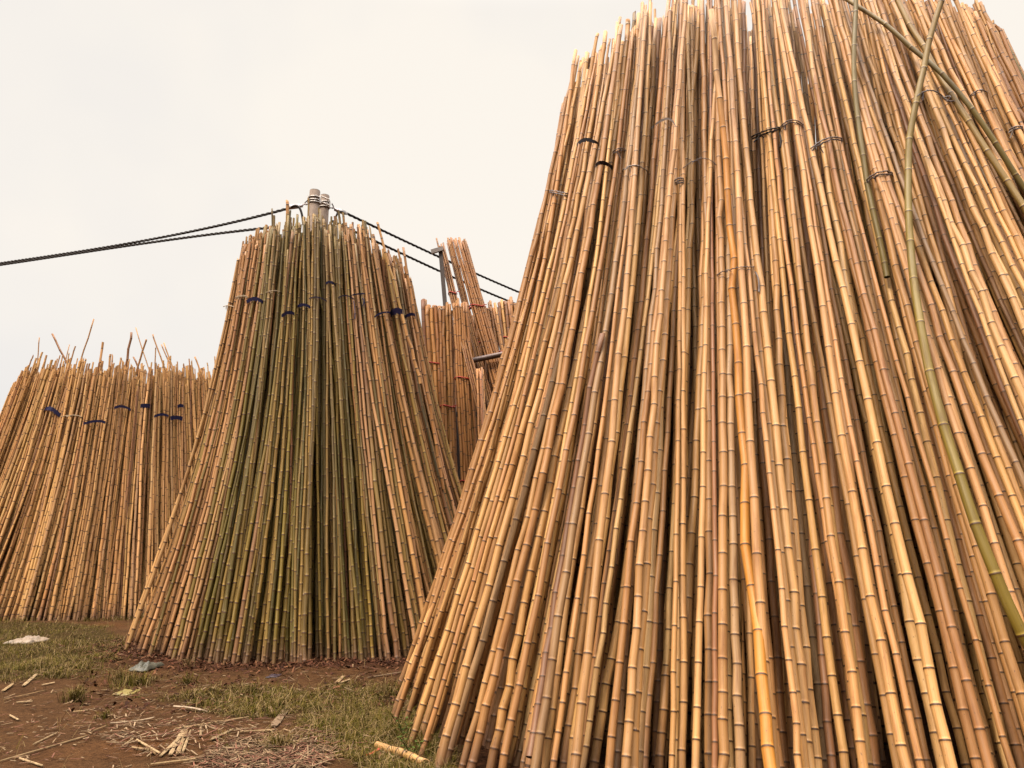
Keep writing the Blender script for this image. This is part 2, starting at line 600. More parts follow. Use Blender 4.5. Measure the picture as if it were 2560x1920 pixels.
# ------------------------------------------------------------------ a coarse copy of the planned poles, to lay things on them
def coarse(poles):
    V, Fc, own, k = [], [], [], 0
    a = np.arange(6) * np.pi / 3
    for ip, p in enumerate(poles):
        pts = p['pts']
        n = len(pts)
        t, u, w = frames(pts)
        rad = np.linspace(p['r0'], p['r1'], n)
        v = pts[:, None, :] + rad[:, None, None] * (u[:, None, :] * np.cos(a)[None, :, None] + w[:, None, :] * np.sin(a)[None, :, None])
        V.append(v.reshape(-1, 3))
        ii = np.arange(n - 1)[:, None] * 6
        j = np.arange(6)[None, :]
        q = (j + 1) % 6
        Fc.append(np.stack([ii + j, ii + 6 + j, ii + 6 + q, ii + q], -1).reshape(-1, 4) + k)
        own.append(np.full((n - 1) * 6, ip))
        k += n * 6
    return BVHTree.FromPolygons(np.concatenate(V).tolist(), np.concatenate(Fc).tolist()), np.concatenate(own)


BVH, OWN = coarse(POLES)


def hit(px, py):
    d = Vector(ray(px, py)).normalized()
    loc, nor, idx, dist = BVH.ray_cast(Vector(CAM), d)
    return (None, None, None) if loc is None else (np.array(loc), dist, int(OWN[idx]))


def upper_hull(x, y):
    h = []
    for p in zip(x, y):
        while len(h) >= 2 and (h[-1][0] - h[-2][0]) * (p[1] - h[-2][1]) - (h[-1][1] - h[-2][1]) * (p[0] - h[-2][0]) >= 0:
            h.pop()
        h.append(p)
    hx, hy = zip(*h)
    return np.interp(x, hx, hy)


def surface_path(pix, n, clearance, far=None):
    """points lying taut over the poles along a line of the photograph"""
    pix = np.asarray(pix, float)
    s = np.linspace(0, 1, len(pix))
    if len(pix) == 3:
        q = np.linspace(0, 1, n)[:, None]
        pp = pix[0] * (1 - q) ** 2 + 2 * q * (1 - q) * (2 * pix[1] - (pix[0] + pix[2]) / 2) + pix[2] * q ** 2
    else:
        q = np.linspace(0, 1, n)
        pp = np.stack([np.interp(q, s, pix[:, 0]), np.interp(q, s, pix[:, 1])], -1)
    d = np.array([np.nan if h[1] is None else h[1] for h in (hit(*p) for p in pp)])
    if far is not None:
        d[d > far] = np.nan
    ok = ~np.isnan(d)
    if ok.sum() < n * 0.6:
        return None
    x = np.arange(n)
    med = np.median(d[ok])
    d[ok & (d > med + 0.8)] = np.nan
    ok = ~np.isnan(d)
    near = -upper_hull(x[ok], -d[ok])
    near = np.interp(x, x[ok], near)
    near = np.minimum(near, np.where(np.isnan(d), 1e9, d)) - clearance
    return np.array([CAM + ray(*p) / np.linalg.norm(ray(*p)) * r for p, r in zip(pp, near)])


# special poles lying over the foreground stack, each along its line in the photo
def over_pole(pix, r0, r1, tint, tone, special, deg=3, gap=0.3, clear=0.075, lay=1.0, foot=False):
    pix = np.asarray(pix, float)
    s = np.concatenate([[0], np.cumsum(np.linalg.norm(np.diff(pix, axis=0), axis=1))])
    s /= s[-1]
    q = np.linspace(0, 1, 40)
    cx = np.polyfit(s, pix[:, 0], min(deg + 1, len(pix) - 1))
    cy = np.polyfit(s, pix[:, 1], min(deg, len(pix) - 1))
    pp = np.stack([np.polyval(cx, q), np.polyval(cy, q)], -1)
    d = np.array([np.nan if h[1] is None else h[1] for h in (hit(*p) for p in pp)])
    ok = ~np.isnan(d)
    ok &= d < np.nanmedian(d) + 1.2
    taut = -upper_hull(q[ok], -d[ok])
    co = np.polyfit(q[ok], taut, 2)
    fit = np.where((q >= q[ok][0]) & (q <= q[ok][-1]), np.polyval(co, q), np.nan)
    gd_ = ~np.isnan(fit)
    sl0, sl1 = (np.polyfit(q[gd_][k], fit[gd_][k], 1) for k in (slice(0, 6), slice(-6, None)))
    fit = np.where(gd_, fit, np.where(q < q[ok][0], np.polyval(sl0, q), np.polyval(sl1, q)))
    sh = np.nanmax(np.where(ok, fit - np.where(ok, d, 9e9), -9))
    fit = fit - np.clip(sh, 0, 0.3) * lay - clear
    pts = np.array([CAM + ray(*p) / np.linalg.norm(ray(*p)) * r for p, r in zip(pp, fit)])
    if foot:
        # on down to the ground, the lower end first
        q_ = pts[0] - pts[3]
        q_ = q_ / np.linalg.norm(q_)
        if q_[2] > -0.6:
            q_ = np.array([q_[0], q_[1], -0.8])
            q_ /= np.linalg.norm(q_)
        m_ = int(pts[0][2] / -q_[2] / 0.25)
        if m_ > 0:
            ext = pts[0] + q_ * (np.arange(m_, 0, -1) * 0.25)[:, None]
            pts = np.concatenate([ext, pts])
    return pole(pts, r0, r1, tint, tone, 'front', 0, special, gap)


K2 = 2560 / 2212.0


def P2(*pts):
    return [(x * K2, y * K2) for x, y in pts]


over_pole(P2((2290, 1500), (2212, 1370), (2130, 1195), (2050, 960), (1990, 705), (1965, 500), (1961, 390), (1967, 300), (1990, 160), (2035, 0), (2062, -90)),
          0.036, 0.025, (0.172, 0.120, 0.014), 'green', 'thick green bamboo pole bent like a bow across the foreground stack', 4, 0.36, foot=True)
over_pole(P2((1915, 600), (1895, 500), (1878, 420), (1858, 320), (1848, 220), (1845, 120), (1849, 0), (1852, -60)),
          0.026, 0.022, (0.150, 0.112, 0.032), 'green', 'thin grey-green pole hanging almost upright near the top of the foreground stack', 3, 0.36)
over_pole(P2((2330, 560), (2212, 405), (2130, 280), (2050, 175), (1990, 118), (1930, 72), (1835, 5), (1790, -30)),
          0.026, 0.020, (0.155, 0.118, 0.036), 'green', 'thin green pole slanting the other way behind the bent green pole', 3, 0.36)
over_pole(P2((1682, 1760), (1660, 1659), (1628, 1300), (1610, 1000), (1592, 750), (1577, 500), (1562, 290), (1548, 130), (1540, 20)),
          0.036, 0.026, (0.46, 0.195, 0.026), 'orange', 'bright orange-yellow bamboo pole standing among the pale poles of the foreground stack', 2, 0.30, 0.08, foot=True)
over_pole(P2((2330, 640), (2212, 450), (2150, 350), (2085, 255), (2025, 160), (1975, 70), (1930, -20)),
          0.034, 0.026, (0.22, 0.145, 0.036), 'olive', 'straight olive pole lying parallel to the tan poles under the bent green pole', 2, 0.30, 0.0, foot=True)
over_pole(P2((1170, 1475), (1205, 1260), (1250, 990), (1278, 840), (1300, 720)),
          0.028, 0.024, (0.19, 0.095, 0.055), 'brown', 'weathered dark brown bamboo pole with flaking skin in the foreground stack', 2, 0.26, 0.04, foot=True)


# loose thin ends above the far stack and above the middle stack
def stray(tip, low, Y, r, tint, tone, label, pile, ext=2.5):
    a, b = at_depth(*tip, Y), at_depth(*low, Y)
    q = (b - a) / np.linalg.norm(b - a)
    end = b + q * ext + np.array([0, -0.1, 0])
    s = np.linspace(0, 1, 9)[:, None]
    pole((end + (a - end) * s), r, r * 0.75, tint, tone, pile, 0, label, 0.25)


def P1(x, y):
    return (x * 0.28933, 760 + y * 0.28933)


for k, (tp, lw, r, c, lab) in enumerate([
    ((340, 290), (330, 450), 0.016, TAN[0], 'thin grey twig end, leftmost of the stray ends above the far stack'),
    ((450, 260), (560, 460), 0.030, BROWN[1], 'thick brown pole end tilting left above the far stack'),
    ((600, 350), (575, 470), 0.014, TAN[1], 'short thin stray end just beside the tilted thick brown end, far stack'),
    ((810, 130), (690, 540), 0.021, TAN[1], 'longest pale stray pole rising right, highest tip of the far stack'),
    ((1135, 245), (1095, 530), 0.036, BROWN[0], 'thick dark brown pole end standing nearly upright above the far stack'),
    ((1172, 205), (1280, 530), 0.016, PALE[3], 'thin pale stray pole tilting left and crossing a brown one above the far stack'),
    ((1265, 305), (1200, 530), 0.028, TAN[2], 'tan brown pole end tilting right, crossed by the thin pale stray pole'),
    ((1155, 455), (1190, 540), 0.026, BROWN[1], 'short dark brown stub low between the stray ends of the far stack'),
    ((1320, 265), (1390, 460), 0.022, TAN[0], 'bent tan pole end, tallest of the three leaning left above the far stack'),
    ((1395, 350), (1450, 480), 0.019, TAN[2], 'thinner darker one of the three ends leaning left above the far stack'),
    ((1415, 335), (1480, 510), 0.021, PALE[3], 'last of the three ends leaning left, next to the thinner dark one'),
    ((1680, 460), (1740, 590), 0.026, TAN[1], 'tan pole end leaning left at the far stack, beside the middle stack'),
]):
    stray(P1(*tp), P1(*lw), 19.0, r, c, 'tan', lab, 'left')


def P3(x, y):
    return (520 + x * 0.36166, 440 + y * 0.36166)


stray(P3(1350, 490), P3(1412, 860), 12.4, 0.026, TAN[2], 'tan', 'tan pole end standing apart from the middle stack on its rear stack side', 'mid', 3.2)
stray(P3(1172, 322), P3(1212, 470), 12.2, 0.026, PALE[3], 'pale', 'pale pole end poking highest from the tan half of the middle stack', 'mid', 2.5)
stray(P3(549, 172), P3(556, 310), 12.2, 0.034, PALE[3], 'pale', 'thick pale pole end rising in front of the power cable on the middle stack', 'mid', 2.5)
stray(P3(441, 226), P3(446, 330), 12.2, 0.018, GREEN[4], 'green', 'thin sharp dark pole end crossing the power cable above the green poles', 'mid', 2.5)

# ------------------------------------------------------------------ which poles show largest
BVH, OWN = coarse(POLES)
W, H = 448, 336
count = np.zeros(len(POLES), int)
sx = np.zeros(len(POLES))
VIS_ROWS = {}
for iy in range(H):
    py = (iy + 0.5) / H * 1920
    for ix in range(W):
        px = (ix + 0.5) / W * 2560
        h = hit(px, py)
        if h[2] is not None:
            count[h[2]] += 1
            sx[h[2]] += px
order = sorted(range(len(POLES)), key=lambda q: (POLES[q]['special'] is None, -count[q]))
CHOSEN = [q for q in order if POLES[q]['special'] or (POLES[q]['pile'] != 'left' and count[q] > 2)][:300]
CHOSEN_SET = set(CHOSEN)


# ------------------------------------------------------------------ pole meshes
def pole_geo(g, p, sides, fine=True, hollow=False):
    rng = np.random.default_rng(p['seed'])
    pts = p['pts']
    seg = np.linalg.norm(np.diff(pts, axis=0), axis=1)
    arc = np.concatenate([[0], np.cumsum(seg)])
    L = arc[-1]
    nodes, x = [], rng.uniform(0.05, 0.2)
    while x < L - 0.03:
        nodes.append(x)
        grow = 0.62 + 0.5 * min(1, x / 1.6)
        x += p['gap'] * grow * rng.uniform(0.80, 1.2)
    nodes = np.array(nodes)
    kk = 0.22 if p['special'] else 0.16
    kx, ky = rng.normal(0, kk * p['r0'], len(nodes) + 2), rng.normal(0, kk * p['r0'], len(nodes) + 2)
    nk = np.concatenate([[0], nodes, [L]])
    e = p['r0'] / 0.03
    if fine:
        offs = np.array([-0.018, -0.0075, -0.0058, 0.0048, 0.0062, 0.020]) * (0.8 + 0.2 * e) * (1.9 if p['pile'] == 'mid' else 1.05)
        fac = np.array([1.0, 1.04, 1.065, 1.04, 1.01, 1.0])
        dk = np.array([0.0, 0.0, 1.0, 1.0, 0.10, 0.0])
    else:
        offs = np.array([-0.0115, -0.0095, 0.0085, 0.0105])
        fac = np.array([1.0, 1.0, 1.0, 1.0])
        dk = np.array([0.0, 1.0, 1.0, 0.0])
    m = len(offs)
    ring_pale = (np.array([1.0, 1.0, 1.0, 1.0, 1.12, 1.0]) if p['tone'] not in ('green', 'olive') else np.array([1, 1.1, 1, 1.4, 1.6, 1.05])) if fine else np.ones(4)  # paler ring in the skin at each node
    s = (nodes[:, None] + offs[None, :]).ravel()
    fc = np.tile(fac, len(nodes))
    gl = np.tile(ring_pale, len(nodes))
    nd = np.tile(dk, len(nodes)) * np.repeat(rng.uniform(0.72, 1.0, len(nodes)), m)
    if fine:
        mids = (nodes[:-1] + nodes[1:]) / 2
        s = np.concatenate([s, mids])
        fc = np.concatenate([fc, np.full(len(mids), 0.985)])
        nd = np.concatenate([nd, np.zeros(len(mids))])
        gl = np.concatenate([gl, np.ones(len(mids))])
    s = np.concatenate([[0.0], s, [L]])
    fc = np.concatenate([[1.0], fc, [1.0]])
    nd = np.concatenate([[0.0], nd, [0.0]])
    gl = np.concatenate([[1.0], gl, [1.0]])
    o = np.argsort(s)
    s, fc, nd, gl = s[o], fc[o], nd[o], gl[o]
    ok = (s >= 0) & (s <= L)
    s, fc, nd, gl = s[ok], fc[ok], nd[ok], gl[ok]
    n = len(s)
    c = np.stack([np.interp(s, arc, pts[:, k]) for k in range(3)], -1)
    t = np.stack([np.interp(s, (arc[1:] + arc[:-1]) / 2, np.diff(pts[:, k]) / seg) for k in range(3)], -1)
    t /= np.linalg.norm(t, axis=1)[:, None]
    ref = np.array([0.0, 1.0, 0.0])
    u = np.cross(t, ref)
    u /= np.linalg.norm(u, axis=1)[:, None]
    w = np.cross(t, u)
    c = c + u * np.interp(s, nk, kx)[:, None] + w * np.interp(s, nk, ky)[:, None]
    rad = np.interp(s, [0, L], [p['r0'], p['r1']]) * fc
    ph = rng.uniform(0, 6.28)
    a = ph + np.arange(sides) * 2 * np.pi / sides
    ca, sa = np.cos(a), np.sin(a)
    v = c[:, None, :] + rad[:, None, None] * (u[:, None, :] * ca[None, :, None] + w[:, None, :] * sa[None, :, None])
    if p['jag'] > 0:
        v[-1] += t[-1] * (rng.uniform(-1, 1, sides) * p['jag'])[:, None]
    else:
        v[-1] += t[-1] * (np.cos(a + rng.uniform(0, 6)) * rad[-1] * rng.uniform(0, 0.5))[:, None]
    # colour varies a little along the length; the foot is stained by the soil
    k = rng.normal(0, 0.05, 6)
    var = 1 + np.interp(s, np.linspace(0, L, 6), k)
    # each internode keeps its own slight shade
    sh = 1 + rng.normal(0, 0.05, len(nodes) + 1)
    var = var * sh[np.searchsorted(nodes, s)]
    tint = p['tint'][None, :] * np.array([[0.93, 0.87, 0.80] if p['tone'] in ('green', 'olive', 'orange') else [0.95, 0.84, 0.66]]) * var[:, None]
    if p['tone'] == 'orange':
        f = np.clip((s / L - 0.80) / 0.12, 0, 1)[:, None]
        tint = tint * (1 - f) + np.array([[0.44, 0.255, 0.11]]) * f
    if p['tone'] in ('green', 'olive') and rng.random() < 0.6:
        f = np.clip((s / L - rng.uniform(0.45, 0.95)) / 0.3, 0, 1)[:, None] * rng.uniform(0.2, 0.8)
        tint = tint * (1 - f) + np.array([[0.27, 0.16, 0.06]]) * f
    elif p['tone'] not in ('green', 'olive', 'orange') and p['pile'] == 'mid' and rng.random() < 0.35:
        x0 = rng.uniform(0.1, 0.6)
        f = np.clip(1 - np.abs(s / L - x0) / 0.25, 0, 1)[:, None] * 0.7
        tint = tint * (1 - f) + np.array([[0.21, 0.145, 0.03]]) * f
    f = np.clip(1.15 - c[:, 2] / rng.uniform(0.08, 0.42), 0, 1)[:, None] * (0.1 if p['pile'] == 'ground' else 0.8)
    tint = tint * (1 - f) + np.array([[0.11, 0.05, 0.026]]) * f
    tint = tint * gl[:, None]
    off = rng.uniform(0, 500)
    pc = np.stack([np.tile(ca * 0.5, (n, 1)) + off, np.tile(sa * 0.5, (n, 1)), np.tile(s[:, None], (1, sides)) + off], -1).reshape(-1, 3)
    i = np.arange(n - 1)[:, None] * sides
    j = np.arange(sides)[None, :]
    q = (j + 1) % sides
    f = np.stack([i + q, i + sides + q, i + sides + j, i + j], -1).reshape(-1, 4)
    fl = f.tolist() if hollow else f
    vv, tt, dd, pp = v.reshape(-1, 3), np.repeat(tint, sides, axis=0), np.repeat(nd, sides), pc
    if hollow:
        # the cut top end: a wall, and the dark hollow inside it
        inner = c[-1] + (v[-1] - c[-1]) * 0.70
        deep = inner - t[-1] * 0.07
        vv = np.concatenate([vv, inner, deep])
        wall = np.tile(np.array([[0.40, 0.25, 0.12]]), (sides, 1))
        tt = np.concatenate([tt, wall, wall * 0.6])
        dd = np.concatenate([dd, np.zeros(2 * sides)])
        pp = np.concatenate([pp, pc[-sides:] * 1.01, pc[-sides:] * 1.02])
        b0 = (n - 1) * sides
        for z in range(2):
            A, Bq = b0 + z * sides, b0 + (z + 1) * sides
            for jj in range(sides):
                k2 = (jj + 1) % sides
                fl.append([A + k2, Bq + k2, Bq + jj, A + jj])
        fl.append([b0 + 2 * sides + jj for jj in range(sides)][::-1])
    g.add(vv, fl, tt, dd, pp)


stuff = Geo()
for q, p in enumerate(POLES):
    if q in CHOSEN_SET:
        continue
    seen = count[q] > 0
    pole_geo(stuff, p, 8 if seen else 5, False)
o = stuff.build('bamboo_poles', BAMBOO)
tag(o, 'pale bamboo poles massed in the far stack and filling the insides of both nearer stacks', 'bamboo', kind='stuff')

# labels: the odd ones by their look, the others by the nearest landmark in their stack
ORD = ['first', 'second', 'third', 'fourth', 'fifth', 'sixth', 'seventh', 'eighth']
LABEL = {}


def row_order(pile, py):
    seq = []
    for px in np.arange(0.5, 2560, 1.5):
        h = hit(px, py)
        if h[2] is None or POLES[h[2]]['pile'] != pile or h[2] not in CHOSEN_SET:
            continue
        if not seq or h[2] not in seq:
            seq.append(h[2])
    return seq


def beside(seq, anchor, words, step):
    if anchor is None:
        return
    for k in range(8):
        q = anchor + step * (k + 1)
        if not 0 <= q < len(seq):
            break
        p = seq[q]
        if p in LABEL or POLES[p]['special']:
            continue
        LABEL[p] = f"{POLES[p]['tone']} bamboo pole, {ORD[k]} {words}"


def find(seq, word):
    for k, p in enumerate(seq):
        if POLES[p]['special'] and word in POLES[p]['special']:
            return k
    return None


fr = row_order('front', 1150)
beside(fr, find(fr, 'orange-yellow'), 'to the left of the orange one at mid-height', -1)
beside(fr, find(fr, 'orange-yellow'), 'to the right of the orange one at mid-height', 1)
beside(fr, find(fr, 'bent like a bow'), 'to the left of the bent green pole at mid-height', -1)
beside(fr, find(fr, 'bent like a bow'), 'to the right of the bent green pole at mid-height', 1)
beside(fr, -1, "in from the foreground stack's left outline at mid-height", 1)
beside(fr, find(fr, 'flaking'), 'to the left of the flaking dark brown one', -1)
beside(fr, find(fr, 'flaking'), 'to the right of the flaking dark brown one', 1)
md = row_order('mid', 1150)
beside(md, -1, "in from the middle stack's left outline at mid-height", 1)
beside(md, len(md), 'in from where the foreground stack covers the middle stack', -1)
g0 = next((k for k, p in enumerate(md) if POLES[p]['tone'] == 'green'), None)
if g0 is not None:
    LABEL.setdefault(md[g0], 'leftmost green bamboo pole of the middle stack at mid-height')
    beside(md, g0, 'to the right of the leftmost green one, middle stack', 1)
front_cx = [np.mean([POLES[p]['pts'][6] @ np.array([1, 0, 0])]) for p in fr]
ORANGE_X = next(to_px(p['pts'][-20])[0] for p in POLES if p['tone'] == 'orange')
names = {'front': 'poles of the foreground stack', 'mid': 'poles of the middle stack', 'left': 'poles of the far stack'}
for q in CHOSEN:
    p = POLES[q]
    g = Geo()
    big = count[q] > 60
    pole_geo(g, p, 14 if p['pile'] == 'front' else 10, True, True)
    o = g.build('bamboo_pole', BAMBOO)
    lab = p['special'] or LABEL.get(q)
    if lab is None:
        x = sx[q] / max(1, count[q])
        slim = 'slim' if p['r0'] < 0.029 else 'thick' if p['r0'] > 0.035 else 'medium'
        where = ('half hidden' if p['layer'] else 'outer-row')
        if p['pile'] == 'front':
            zone = 'left of the orange pole' if x < 1830 else 'between the orange and bent green poles' if x < 2290 else 'right of the bent green pole'
            lab = f"{where} {slim} {p['tone']} bamboo pole, foreground stack, {zone}"
        else:
            zone = 'on the tan left flank' if x < 560 else 'in the green front' if x < 900 else 'on the mixed right flank'
            lab = f"{where} {slim} {p['tone']} bamboo pole {zone} of the middle stack"
    tag(o, lab, 'bamboo pole', names[p['pile']])


# ------------------------------------------------------------------ straps and wires round the bundles
BLACK, BLUE, GREYT, GREYW, CREAM, RED = (0.012, 0.007, 0.008), (0.012, 0.011, 0.045), (0.24, 0.20, 0.185), (0.115, 0.085, 0.078), (0.34, 0.25, 0.16), (0.30, 0.022, 0.014)


def strap(name, pix, width, tint, label, cat, group, wire=0, tails=(), clear=0.012):
    P = surface_path(pix, 26, clear)
    if P is None:
        return None
    view = P.mean(0) - CAM
    view /= np.linalg.norm(view)
    ends = []
    for e, d in ((P[0], P[0] - P[2]), (P[-1], P[-1] - P[-3])):
        d = d / np.linalg.norm(d)
        ends.append([e + d * 0.012 + view * 0.035, e + d * 0.012 + view * 0.09])
    P = np.array([ends[0][1], ends[0][0], *P, ends[1][0], ends[1][1]])
    for _ in range(1):
        P[1:-1] = P[1:-1] * 0.6 + (P[:-2] + P[2:]) * 0.2
    g = Geo()
    up = np.cross(np.gradient(P, axis=0).mean(0), view)
    up = np.array([0, 0.12, 0.99]) if up[2] == 0 else up / np.linalg.norm(up) * np.sign(up[2])
    width *= 1.0 if wire or width > 0.09 else 1.1
    if wire:
        for k in range(wire):
            tube(g, P + up * (k * 0.022) + np.stack([np.zeros(len(P)), np.zeros(len(P)), R.normal(0, 0.003, len(P))], -1), width, 6, tint)
    else:
        n = len(P)
        th = 0.004
        lo = P - up * (width / 2 * (1 + 0.16 * R.normal(0, 1, n)))[:, None]
        hi = P + up * (width / 2 * (1 + 0.08 * R.normal(0, 1, n)))[:, None]
        v = np.concatenate([lo - view * th, hi - view * th, hi + view * 0.001, lo + view * 0.001])
        f = []
        for a in range(4):
            b = (a + 1) % 4
            f += [[a * n + q, a * n + q + 1, b * n + q + 1, b * n + q] for q in range(n - 1)]
        f += [[0, n, 2 * n, 3 * n], [n - 1, 4 * n - 1, 3 * n - 1, 2 * n - 1]]
        g.add(v, f, tint)
    if wire and wire < 3:
        m0 = P[9]
        for k in range(3):
            e = R.normal(0, 1, 3) * np.array([0.03, 0.012, 0.02]) - up * R.uniform(0.01, 0.07)
            tube(g, [m0 - view * 0.006, m0 - view * 0.016 + e * 0.4 + R.normal(0, 0.006, 3), m0 - view * 0.012 + e], width * 0.8, 5, tint)
    for tl in tails:
        T = surface_path(tl, 10, clear + 0.01)
        if T is not None:
            tube(g, T, 0.008, 6, tint)
    o = g.build(name, WIRE if wire else TAPE, smooth=bool(wire))
    return tag(o, label, cat, group)


GF, GM, GL = 'ties round the foreground stack', 'ties round the middle stack', 'ties round the far stack'
S = strap
S('tape_strap', [(1442, 363), (1465, 349), (1496, 361)], 0.034, BLACK, 'black tape band, higher and leftmost of the two on the foreground stack', 'tape', GF)
S('tape_strap', [(1486, 421), (1503, 406), (1532, 420)], 0.034, BLACK, 'black tape band just below the first one on the foreground stack', 'tape', GF)
S('tape_strap', [(1627, 322), (1667, 297), (1689, 318)], 0.022, GREYT, 'pale grey tape band round pale poles high on the foreground stack', 'tape', GF)
S('tie_wire', [(1374, 481), (1395, 484), (1418, 489)], 0.006, GREYW, "double grey wire at the foreground stack's left outline", 'wire', GF, 2)
S('tie_wire', [(1534, 384), (1548, 376), (1563, 377)], 0.005, GREYW, 'short double wire between a black band and the pale grey tape', 'wire', GF, 2)
S('tie_wire', [(1557, 426), (1587, 413), (1619, 429)], 0.006, GREYT, 'light grey wire arching right of the lower black band', 'wire', GF, 1)
S('tie_wire', [(1691, 461), (1699, 457), (1708, 457)], 0.006, GREYW, 'small triple coil of grey wire on one shaded pole', 'wire', GF, 3)
S('tie_wire', [(1708, 420), (1757, 396), (1791, 415)], 0.0045, GREYW, 'thin wire arching over poles just left of the orange pole', 'wire', GF, 1)
S('tie_wire', [(1792, 686), (1840, 670), (1885, 667)], 0.0045, GREYW, 'thin wire crossing over the orange pole', 'wire', GF, 1, tails=[[(1888, 680), (1896, 700), (1897, 730)]])
S('tie_wire', [(1883, 346), (1915, 333), (1948, 324)], 0.008, BLACK, 'double black wire band right of the orange pole', 'wire', GF, 2, tails=[[(1948, 330), (1952, 350), (1950, 368)]])
S('tie_wire', [(1949, 325), (1978, 306), (2008, 317)], 0.006, GREYW, 'double grey wire joining onto the black wire band', 'wire', GF, 2)
S('tie_wire', [(2030, 376), (2068, 352), (2105, 352)], 0.007, GREYW, 'grey wire pair left of the upright thin green pole', 'wire', GF, 2)
S('tie_wire', [(2169, 454), (2200, 436), (2231, 438)], 0.007, GREYW, 'grey wire pair between the upright thin green pole and the bent one', 'wire', GF, 2)
S('tie_wire', [(2290, 243), (2322, 226), (2354, 238)], 0.006, GREYW, 'knotted grey wire just right of the bent green pole', 'wire', GF, 1, tails=[[(2354, 238), (2372, 252), (2386, 251)], [(2360, 244), (2376, 242), (2368, 254)]])
S('tie_wire', [(2425, 240), (2447, 226), (2467, 230)], 0.006, GREYW, 'grey wire high on the right outer part of the foreground stack', 'wire', GF, 1)
S('tie_wire', [(2525, 328), (2540, 322), (2555, 322)], 0.007, GREYT, 'pale wire at the far right, lowest on the outer flank', 'wire', GF, 2)

S('tie_string', [(560, 766), (572, 764), (586, 768)], 0.007, CREAM, "cream string at the middle stack's left outline", 'string', GM, 1)
S('tie_string', [(589, 747), (603, 742), (619, 745)], 0.007, CREAM, 'doubled cream string just left of the leftmost blue band, middle stack', 'string', GM, 2)
S('tie_string', [(665, 732), (683, 727), (703, 731)], 0.007, CREAM, 'cream string round green poles of the middle stack', 'string', GM, 1)
S('tape_strap', [(616, 755), (636, 747), (658, 756)], 0.058, BLUE, 'wide navy band, leftmost band on the middle stack', 'tape', GM)
S('tape_strap', [(704, 791), (722, 781), (740, 788)], 0.048, BLUE, 'lowest navy band on the green poles of the middle stack', 'tape', GM)
S('tape_strap', [(741, 768), (758, 762), (776, 768)], 0.042, BLUE, 'navy band just right of and above the lowest green-pole band', 'tape', GM)
S('tape_strap', [(773, 746), (795, 743), (817, 753)], 0.016, BLUE, 'thin dark band at the right end of the green poles', 'tape', GM)
S('tape_strap', [(815, 708), (826, 705), (838, 712)], 0.036, BLUE, 'small navy band, highest on the middle stack', 'tape', GM)
S('tape_strap', [(845, 745), (865, 739), (886, 749)], 0.018, BLUE, 'thin navy band with a tail hanging down, middle stack', 'tape', GM, tails=[[(884, 752), (887, 775), (887, 797)]])
S('tape_strap', [(878, 738), (895, 735), (913, 734)], 0.022, BLUE, 'navy band with loose ends beside the thin tailed band', 'tape', GM, tails=[[(909, 748), (912, 758), (914, 768)], [(905, 745), (910, 752), (906, 766)]])
S('tape_strap', [(936, 793), (955, 782), (979, 782)], 0.026, BLUE, 'navy band sloping up to the thick knotted band, middle stack', 'tape', GM)
S('tape_strap', [(976, 787), (992, 777), (1009, 783)], 0.105, BLUE, 'thick bunched navy band, largest on the middle stack', 'tape', GM)
S('tape_strap', [(1012, 793), (1026, 786), (1040, 788)], 0.045, BLUE, 'navy band right of the thick bunched one, middle stack', 'tape', GM)

S('tape_strap', [(111, 1024), (128, 1022), (151, 1040)], 0.080, BLUE, 'curved navy band, leftmost on the far stack', 'tape', GL)
S('tie_string', [(150, 1042), (185, 1038), (206, 1044)], 0.009, CREAM, 'cream string beside the curved navy band on the far stack', 'string', GL, 1)
S('tape_strap', [(205, 1061), (240, 1053), (268, 1058)], 0.052, BLUE, 'navy band right of the cream string, lowest on the far stack', 'tape', GL)
S('tape_strap', [(281, 1023), (304, 1016), (331, 1027)], 0.052, BLUE, 'widest arched navy band in the middle of the far stack', 'tape', GL)
S('tape_strap', [(349, 1016), (364, 1014), (379, 1016)], 0.095, BLUE, 'thick straight navy band high on the far stack', 'tape', GL)
S('tape_strap', [(385, 1042), (403, 1036), (421, 1040)], 0.050, BLUE, 'arched navy band below and right of the thick straight one', 'tape', GL)
S('tape_strap', [(424, 1046), (440, 1044), (456, 1047)], 0.085, BLUE, 'thick navy band nearest the middle stack, lower of two', 'tape', GL)
S('tape_strap', [(444, 1016), (452, 1014), (461, 1017)], 0.070, BLUE, 'short navy band nearest the middle stack, upper of two', 'tape', GL)


